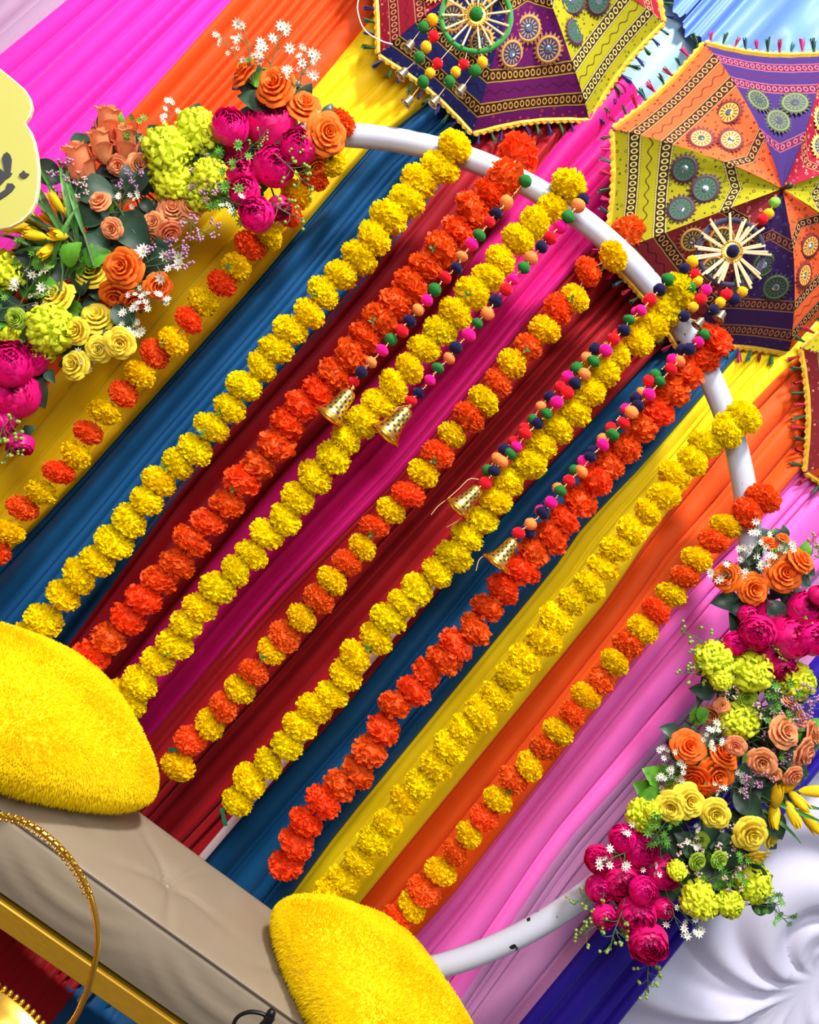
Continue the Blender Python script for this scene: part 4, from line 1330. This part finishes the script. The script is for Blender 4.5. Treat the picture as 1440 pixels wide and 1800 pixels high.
bunch('yellow rose bunch above the magenta peonies of the lower flower spray', [('Yr', 1180, 1419, 27), ('Yr', 1210, 1408, 30), ('Yr', 1257, 1430, 27), ('Yr', 1318, 1464, 31), ('Yr', 1352, 1472, 20, (.7, .1, -.6)), ('Yr', 1330, 1502, 22, (.1, .9, -.5)), ('Yr', 1190, 1390, 22, (-.3, -.9, -.5), .02)],
      [('b', 1160, 1375, 44, 140), ('b', 1150, 1390, 40, 160), ('b', 1165, 1400, 40, 180), ('b', 1185, 1380, 44, 120), ('d', 1230, 1440, 60, -60), ('d', 1280, 1440, 70, -30), ('d', 1285, 1410, 70, 40), ('d', 1240, 1470, 60, -20), ('d', 1200, 1460, 60, -70), ('d', 1290, 1470, 60, -80)],
      [('s', 1170, 1375, 44, 60), ('s', 1240, 1400, 30, 60), ('s', 1275, 1395, 44, 60), ('s', 1210, 1455, 36, -60), ('e', 1160, 1490, 60, 100), ('l', 1318, 1385, 46, 60)], 66)
bunch('yellow crocus bunch with pointed buds in front of the white gathered cloth', [('C', 1366, 1400, 28, (-.1, -.9, -.5)), ('C', 1362, 1430, 28, (-.2, .9, -.4)), ('C', 1394, 1432, 26, (.3, .9, -.4)), ('C', 1404, 1408, 26, (.4, .5, -.7)), ('C', 1424, 1443, 28, (.55, .8, -.2)), ('C', 1432, 1391, 28, (1, -.05, -.2)), ('C', 1312, 1405, 18, (-.2, .6, -.7)), ('C', 1380, 1385, 24, (.4, -.5, -.7))],
      [('w', 1340, 1400, 110, -20), ('w', 1340, 1410, 120, -8), ('w', 1335, 1420, 90, -40), ('d', 1340, 1420, 60, -60), ('d', 1330, 1400, 70, 20), ('w', 1345, 1395, 100, -30)], (), 67)
bunch('lime hydrangea bunch at the low end of the spray, over royal blue and white cloth', [('L', 1131, 1432, 30), ('L', 1229, 1582, 34), ('L', 1324, 1553, 34), ('L', 1282, 1588, 25), ('G', 1231, 1477, 17), ('G', 1226, 1515, 17), ('G', 1264, 1512, 17), ('L', 1190, 1530, 18), ('L', 1150, 1425, 18, (.5, -.5, -.8))],
      [('d', 1174, 1485, 50, -20), ('d', 1185, 1470, 50, 100), ('d', 1250, 1550, 56, -20), ('d', 1310, 1520, 50, -40), ('d', 1320, 1590, 34, -10), ('d', 1335, 1595, 30, 20), ('d', 1210, 1540, 60, 20), ('b', 1240, 1510, 50, 0), ('b', 1270, 1500, 50, 60), ('d', 1230, 1500, 60, 140), ('d', 1270, 1460, 80, -80), ('d', 1300, 1480, 70, 250), ('d', 1160, 1470, 60, -60), ('b', 1250, 1530, 40, -60)],
      [('k', 1265, 1495, 50, 60), ('k', 1210, 1535, 60, 90), ('k', 1270, 1555, 50, 40), ('e', 1240, 1550, 60, 60), ('e', 1150, 1470, 56, 60), ('e', 1260, 1540, 60, 30), ('s', 1180, 1590, 50, -70), ('s', 1195, 1600, 46, -40), ('e', 1330, 1590, 46, 0), ('e', 1350, 1580, 50, -50)], 68)
bunch('magenta peony bunch at the lowest end of the spray, with trailing green buds', [('M', 1096, 1474, 26), ('M', 1124, 1492, 30), ('M', 1052, 1510, 25), ('M', 1165, 1530, 33), ('M', 1092, 1546, 38), ('M', 1131, 1566, 26), ('M', 1052, 1562, 24), ('M', 1062, 1611, 22), ('M', 1119, 1608, 35), ('M', 1166, 1596, 19), ('M', 1139, 1655, 36)],
      [('d', 1150, 1570, 40, 0), ('d', 1140, 1520, 40, 30)], [('g', 1060, 1570, 56, 200), ('g', 1060, 1620, 56, 215), ('g', 1090, 1610, 60, -110), ('g', 1140, 1685, 60, -90), ('g', 1110, 1590, 50, -100), ('s', 1095, 1500, 50, 200), ('s', 1130, 1500, 40, -60), ('s', 1090, 1490, 46, 60)], 69)


def twig():
    m = MB()
    pts = [(1262, 1204), (1245, 1215), (1232, 1232), (1222, 1255), (1218, 1272), (1205, 1268)]
    W = curve_pts([at(u, v, 1.83) for u, v in pts], 20)
    m.tube(W, 0.0022, 6)
    m.tube([at(1250, 1320, 1.86), at(1262, 1262, 1.85), at(1262, 1204, 1.83)], 0.0022, 6)
    m.tube(curve_pts([at(u, v, 1.83) for u, v in ((1218, 1258), (1208, 1262), (1203, 1270))], 8), 0.0016, 5)
    root = place('leafy_twig', m.mesh('twig', simple('twig_brown', (52, 34, 40), 0.7)))
    tag(root, 'thin dark twig with small green leaves curling over the pale pink cloth', 'twig')
    rr = random.Random(3)
    for (u, v, L, deg, k) in ((1228, 1242, 30, -75, 'b'), (1232, 1235, 24, 110, 'd'), (1250, 1212, 30, 20, 'd'), (1204, 1268, 28, -100, 'd'), (1245, 1214, 26, 60, 'd')):
        a = math.radians(deg); du, dv = math.cos(a), -math.sin(a)
        yv = Vector((du * CC + dv * SS, 0, du * SS - dv * CC)).normalized()
        xv = yv.cross(Vector((.2, -1, .2))).normalized(); zv = xv.cross(yv)
        sc = L * 1.83 / FPX
        place('leaf', LEAF[k][0], basis(xv * sc, yv * sc, zv * sc, at(u, v, 1.83)), root)


twig()


# ------------------------------------------------------------------ bench
SEAT = 0.64
BY = math.radians(8.0)
BO = Vector((0.068, 1.476, 0))         # a point on the front top edge
BM = Matrix.Translation(BO) @ Matrix.Rotation(BY, 4, 'Z')
BX0, BX1, BD = -0.95, 0.95, 0.292


def build_bench():
    root = place('bench', None, BM)
    tag(root, 'beige upholstered bench with gold frame below the garlands', 'bench')
    t = NT('beige_leatherette')
    oc = t.obco()
    t.base(t.mix(t.noise(7, 4, oc), s2l((132, 118, 98)), s2l((150, 136, 116))))
    t.set(Roughness=0.48)
    t.bump(t.noise(380, 2, oc), 0.12, 0.001)
    # cushion pad with tufts and creases
    tufts = [(-0.62, .13), (-0.28, .13), (0.063, .13), (0.40, .13), (0.74, .13)]
    m = MB(); rows = []
    nx = 300
    prof = []
    for i in range(12): prof.append(('f', i / 11))           # front face, bottom to top
    for i in range(1, 34): prof.append(('t', i / 33))        # top, front to back
    for i in range(1, 8): prof.append(('b', i / 7))
    H0 = SEAT - 0.115
    for part, q in prof:
        row = []
        for j in range(nx + 1):
            x = BX0 + (BX1 - BX0) * j / nx
            if part == 'f':
                y = -0.008 * math.sin(PI * q); z = H0 + (SEAT - H0) * q
                w_ = 0.0
                for k, (tx, ty) in enumerate(tufts):             # drape wrinkles between tufts
                    mid = tx + 0.17
                    dx = (x - mid)
                    w_ += math.exp(-(dx / 0.12) ** 2) * math.sin((q * 0.115 - 0.5 * dx * dx * 4 + 0.1 * dx) * 150) * 0.0022 * math.sin(PI * q)
                y -= w_
            elif part == 't':
                y = BD * q; z = SEAT + 0.012 * math.sin(PI * q) ** 0.5 * 0.8
                for (tx, ty) in tufts:
                    dx, dy = x - tx, y - ty
                    rr_ = math.hypot(dx, dy)
                    z -= 0.012 * math.exp(-(rr_ / 0.035) ** 2)
                    a = math.atan2(dy, dx)
                    z -= 0.0065 * math.exp(-(rr_ / 0.12) ** 2) * (max(0, math.cos(a * 5 + 0.7)) ** 6)
            else:
                y = BD; z = SEAT - 0.115 * q
            row.append(BM @ Vector((x, y, z)))
        rows.append(row)
    m.grid(rows)
    m.face([r[0] for r in rows]); m.face([r[-1] for r in rows][::-1])
    place('seat_pad', m.mesh('seat_pad', t.m), None, root)
    m = MB()
    m.tube([BM @ Vector((BX0 + (BX1 - BX0) * i / 40, -0.0005, SEAT + 0.0005)) for i in range(41)], 0.0021, 6)
    place('seam_piping', m.mesh('seam_piping', simple('seam_brown', (66, 52, 44), 0.6)), None, root)
    for (tx, ty) in tufts:
        m = MB(); m.ball(BM @ Vector((tx, ty, SEAT - 0.0045)), 0.008, 10, 6, 0, 0.5)
        place('tuft_button', m.mesh('tuft_button', t.m), None, root)
    g = NT('brushed_gold')
    mp = g.n('ShaderNodeMapping'); mp.inputs['Scale'].default_value = (4, 300, 300)
    g.t.links.new(g.obco(), mp.inputs[0])
    g.base(g.mix(g.noise(1, 3, mp.outputs[0]), s2l((176, 128, 26)), s2l((206, 156, 40))))
    g.set(Roughness=0.42, Metallic=0.55)
    for y0, y1 in ((-0.004, 0.036), (BD - 0.04, BD)):
        m = MB(); m.box((BX0, y0, H0 - 0.052), (BX1, y1, H0 - 0.012), 0, BM, 0.002)
        place('frame_rail', m.mesh('frame_rail', g.m, False), None, root)
    m = MB(); m.box((BX0 + .01, 0.02, H0 - 0.013), (BX1 - .01, BD - 0.01, H0 + 0.001), 0, BM, 0.001)
    place('seat_board', m.mesh('seat_board', simple('dark_board', (40, 24, 18), 0.8), False), None, root)
    for x in (BX0 + 0.02, BX1 - 0.02):
        for y in (0.016, BD - 0.02):
            m = MB(); m.box((x - .02, y - .02, 0), (x + .02, y + .02, H0 - 0.05), 0, BM, 0.002)
            place('leg', m.mesh('leg', g.m, False), None, root)


build_bench()


# ------------------------------------------------------------------ furry cushions
def cushion(label, ctr, half, thick, xdir, tilt, seed):
    """square cushion lying on the bench, one corner pointing along xdir"""
    rr = np.random.RandomState(seed)
    a = math.atan2(xdir[1], xdir[0])
    M = Matrix.Translation(ctr) @ Matrix.Rotation(tilt[0], 4, 'X') @ Matrix.Rotation(tilt[1], 4, 'Y') @ Matrix.Rotation(a + PI / 4, 4, 'Z')
    root = place('cushion', None, M)
    tag(root, label, 'cushion', 'yellow furry cushions on the bench')
    R3 = np.array(M.to_3x3()); T3 = np.array(M.translation)

    def surf(p, q, side):
        pin = 1 - 0.10 * (p ** 2) * (1 - q ** 2) * 0 - 0.0
        ex = half * p * (1 - 0.05 * (1 - q ** 2) * np.abs(p) ** 6)
        ey = half * q * (1 - 0.05 * (1 - p ** 2) * np.abs(q) ** 6)
        k = 1 - 0.17 * (np.abs(p) * np.abs(q)) ** 3
        t = thick * np.power(np.maximum(0, (1 - np.abs(p) ** 2.6) * (1 - np.abs(q) ** 2.6)), 0.55)
        return np.stack([ex * k, ey * k, side * t], -1)
    n = 44
    g = np.sin(np.linspace(-PI / 2, PI / 2, n))
    m = MB()
    for side in (1, -1):
        Pq, Qq = np.meshgrid(g, g)
        V = surf(Pq, Qq, side) @ R3.T + T3
        rows = V if side == 1 else V[:, ::-1]
        m.grid([[tuple(x) for x in r] for r in rows])
    base_m = simple('cushion_yellow', (255, 216, 4), 0.8, var=.1, nscale=20)
    place('cover', m.mesh('cover', base_m), None, root)
    # fur: short tapered strands standing off the cover
    N = 64000
    p = np.sin(rr.uniform(-PI / 2, PI / 2, N)); q = np.sin(rr.uniform(-PI / 2, PI / 2, N))
    # even out density
    side = np.where(rr.rand(N) < 0.72, 1, -1)
    e = 1e-3
    P0 = surf(p, q, side)
    Pa = surf(np.clip(p + e, -1, 1), q, side) - surf(np.clip(p - e, -1, 1), q, side)
    Pb = surf(p, np.clip(q + e, -1, 1), side) - surf(p, np.clip(q - e, -1, 1), side)
    nn = np.cross(Pa, Pb) * side[:, None]
    nn /= np.linalg.norm(nn, axis=1, keepdims=True) + 1e-12
    edge = np.maximum(np.abs(p), np.abs(q))
    outd = np.stack([p, q, np.zeros(N)], -1); outd /= np.linalg.norm(outd, axis=1, keepdims=True) + 1e-9
    wgt = (edge ** 10)[:, None]
    nn = nn * (1 - wgt * .8) + outd * wgt
    P0 = P0 @ R3.T + T3; nn = nn @ R3.T
    comb = np.stack([np.sin(P0[:, 0] * 23 + P0[:, 2] * 17), np.cos(P0[:, 1] * 29) - .2, np.sin(P0[:, 0] * 31 + 2) - 0.9], -1) * 0.42
    d = nn * 0.62 + comb * 0.55 + rr.normal(0, .2, (N, 3))
    d /= np.linalg.norm(d, axis=1, keepdims=True)
    L = rr.uniform(0.007, 0.013, N)[:, None]
    side_v = np.cross(d, np.array([0.1, -1, 0.3])); side_v /= np.linalg.norm(side_v, axis=1, keepdims=True) + 1e-9
    wv = side_v * 0.0010
    mid = P0 + d * L * .55 + nn * .001
    tip = P0 + d * L + np.array([0, 0, -1]) * L * .22
    Vv = np.stack([P0 - wv, P0 + wv, mid - wv * .8, mid + wv * .8, tip], 1).reshape(-1, 3)
    me = bpy.data.meshes.new('fur')
    idx = np.arange(N)[:, None] * 5
    quads = (idx + np.array([0, 1, 3, 2])); tris = (idx + np.array([2, 3, 4]))
    me.vertices.add(len(Vv)); me.vertices.foreach_set('co', Vv.astype(np.float32).ravel())
    nl = N * 7
    loops = np.concatenate([quads, tris], 1).ravel()
    me.loops.add(nl); me.loops.foreach_set('vertex_index', loops.astype(np.int32))
    me.polygons.add(2 * N)
    st = np.stack([np.arange(N) * 7, np.arange(N) * 7 + 4], 1).ravel()
    me.polygons.foreach_set('loop_start', st.astype(np.int32))
    me.polygons.foreach_set('use_smooth', np.ones(2 * N, dtype=bool))
    me.update(calc_edges=True)
    me.materials.append(simple('fur_yellow', (255, 228, 14), 0.75, var=.08, nscale=22, spec=.15, trans=.5))
    o = place('fur', me, None, root); o['kind'] = 'stuff'


bd = Vector((math.cos(BY), math.sin(BY), 0))
cushion('yellow furry cushion lying on the bench under the ends of three garlands', Vector((-0.300, 1.640, SEAT + 0.082)), 0.232, 0.095, (1, .12), (-0.05, 0.0), 71)
cushion('yellow furry cushion on the bench beside the foot of the white hoop', Vector((0.585, 1.665, SEAT + 0.076)), 0.225, 0.092, (-1, .05), (-0.05, 0.0), 72)


# ------------------------------------------------------------------ gold basket with hoop handle
def build_basket():
    D = 1.12
    root_p = at(-75, 1905, D)
    root = place('basket', None, root_p)
    tag(root, 'gold metal basket with tall braided hoop handle in front of the bench', 'basket')
    rr = 0.175
    prof = [(0.001, -0.13), (0.07, -0.13), (0.085, -0.12), (0.12, -0.09), (0.155, -0.04), (rr, 0.0), (rr + .006, 0.004), (rr - .003, 0.004), (0.15, -0.04), (0.11, -0.088), (0.07, -0.115), (0.001, -0.12)]
    m = MB(); m.lathe(prof, 48, 0, Matrix.Translation(root_p))
    place('bowl', m.mesh('bowl', M_GOLD), None, root)
    m = MB()
    for i in range(96):
        a = 2 * PI * i / 96
        m.ball(root_p + Vector((rr * 1.02 * math.cos(a), rr * 1.02 * math.sin(a), 0.006)), 0.0052, 6, 4)
    place('beaded_rim', m.mesh('beaded_rim', M_GOLD), None, root)
    ctl = [(112, 1812), (136, 1782), (160, 1720), (172, 1655), (163, 1590), (138, 1532), (98, 1483), (48, 1447), (-8, 1433), (-70, 1440), (-140, 1475), (-200, 1540), (-240, 1630), (-250, 1720), (-262, 1900)]
    W = curve_pts([at(u, v, D) for u, v in ctl], 140)
    m = MB(); m.tube(W, 0.0042, 8)
    for i in range(0, len(W) - 1):
        t = i / len(W)
        if 0.3 < t < 0.75:                                     # braided wire wrapped round the upper part
            for k in range(3):
                a = i * 1.15 + k * 2.09
                p = W[i] + Vector((math.cos(a) * .0048, -abs(math.sin(a)) * .004, math.sin(a) * .0048))
                m.ball(p, 0.0026, 5, 4)
    place('handle', m.mesh('handle', M_GOLD), None, root)
    m = MB()
    z0 = root_p.z - 0.13
    m.lathe([(0.001, z0), (0.1, z0 - 0.001), (0.16, z0 - 0.004), (0.165, z0 - 0.022), (0.03, z0 - 0.03), (0.022, z0 - 0.08), (0.022, 0.05), (0.05, 0.03), (0.15, 0.015), (0.155, 0.0), (0.001, 0.0)], 32, 0, Matrix.Translation((root_p.x, root_p.y, 0)))
    o = place('pedestal_table', m.mesh('pedestal_table', simple('table_white', (224, 216, 206), 0.4)))
    tag(o, 'small round white pedestal table carrying the gold basket', 'table')


build_basket()


# ------------------------------------------------------------------ yellow sign with script lettering
def build_sign():
    D = 1.66
    out = [(0, 120), (22, 138), (43, 156), (53, 172), (57, 190), (52, 205), (44, 216), (54, 230), (61, 248), (66, 272), (69, 298), (68, 330), (63, 356), (54, 374), (38, 389), (18, 399), (-10, 404), (-50, 400), (-62, 408), (-110, 424), (-165, 420), (-205, 398), (-214, 400), (-262, 360), (-285, 310), (-284, 262), (-290, 255), (-285, 200), (-255, 150), (-215, 122), (-210, 116), (-160, 92), (-105, 92), (-62, 110), (-50, 104), (-22, 108)]
    root_p = at(-110, 260, D)
    root = place('welcome_sign', None, Vector((root_p.x, D, 0)))
    tag(root, 'pale yellow scalloped sign with dark script lettering beside the crocuses', 'sign')
    F = [at(u, v, D) for u, v in out]
    c = at(-110, 258, D)
    m = MB(); B = Vector((0, 0.008, 0))
    inner = [c + (p - c) * 0.985 + Vector((0, -0.001, 0)) for p in F]
    n = len(F)
    o = len(m.v); m.v.extend([tuple(p) for p in inner] + [tuple(c + Vector((0, -0.001, 0)))])
    for i in range(n): m.f.append((o + i, o + (i + 1) % n, o + n)); m.mi.append(0)
    m.grid([inner, F, [p + B for p in F]], 1, True)
    m.face([p + B for p in F][::-1], 1)
    place('board', m.mesh('board', [simple('sign_yellow', (196, 190, 98), 0.4, var=.02), simple('sign_edge', (226, 212, 160), 0.35)], False), None, root)
    inks = [[(-30, 318), (0, 296), (8, 303), (5, 288), (3, 278), (6, 271), (12, 267), (17, 271), (20, 280), (19, 292), (17.5, 304), (21, 304), (17, 310), (11, 313), (0, 325), (-28, 344)],
            [(33, 306), (37, 303.5), (41.5, 299), (44.5, 303.5), (51, 305.5), (47, 311), (41, 313), (35.5, 311)],
            [(12.5, 322), (22, 322.5), (26, 327.5), (21, 335), (12.5, 342), (0, 350), (-30, 366), (-34, 356), (0, 339), (9, 333)]]
    for pts in inks:
        m = MB()
        A = [at(u, v, D - 0.004) for u, v in pts]
        m.face(A); m.grid([A, [p + Vector((0, .004, 0)) for p in A]], 0, True)
        place('lettering', m.mesh('lettering', simple('ink_grey', (62, 62, 66), 0.5), False), None, root)
    m = MB()
    px = root_p.x
    m.tube([(px, D + .02, 0.02), (px, D + .02, root_p.z)], 0.012, 10)
    m.lathe([(0.001, 0.02), (0.14, 0.016), (0.15, 0.0), (0.001, 0.0)], 28, 0, Matrix.Translation((px, D + .02, 0)))
    place('stand', m.mesh('stand', M_GOLD), None, root)


build_sign()


# ------------------------------------------------------------------ black curled iron finial in front of the bench
def build_finial():
    D = 1.3
    M_IRON = simple('black_iron', (18, 18, 22), 0.38, 0.4)
    b = at(452, 1816, D)
    root = place('candle_stand', None, Vector((b.x, D, 0)))
    tag(root, 'black iron stand with curled top in front of the bench seat', 'stand')
    m = MB()
    W = curve_pts([at(u, v, D) for u, v in ((410, 1822), (411, 1800), (420, 1786), (438, 1779), (458, 1781), (472, 1788))], 24)
    m.tube(W, 0.0032, 8)
    place('curl', m.mesh('curl', M_IRON), None, root)
    m = MB()
    p = at(477, 1781, D); q = at(466, 1806, D)
    m.tube([p, p.lerp(q, .3), p.lerp(q, .6), q, at(446, 1830, D)], [0.006, 0.0095, 0.0075, 0.011, 0.006], 12)
    m.ball(p, 0.0075, 10, 8)
    place('knob', m.mesh('knob', M_IRON), None, root)
    m = MB()
    zt = at(446, 1830, D)
    m.tube([(zt.x, D, 0.015), (zt.x, D, zt.z)], 0.006, 8)
    m.tube([at(410, 1822, D), at(446, 1832, D)], 0.003, 6)
    m.lathe([(0.001, 0.015), (0.1, 0.012), (0.11, 0.0), (0.001, 0.0)], 24, 0, Matrix.Translation((zt.x, D, 0)))
    place('post', m.mesh('post', M_IRON), None, root)


build_finial()

# thin white lamp wire curling behind the purple parasol
m = MB()
m.tube(curve_pts([at(u, v, 1.955) for u, v in ((640, -40), (629, 5), (630, 25), (638, 48), (652, 62), (673, 73), (690, 78))], 24), 0.0016, 6)
o = place('wire', m.mesh('wire', simple('wire_white', (236, 226, 222), 0.5)))
tag(o, 'thin white wire curling over the red edge of the navy and purple parasol', 'wire')

# empty-parent meshes keep their own name tidy
bpy.context.view_layer.update()
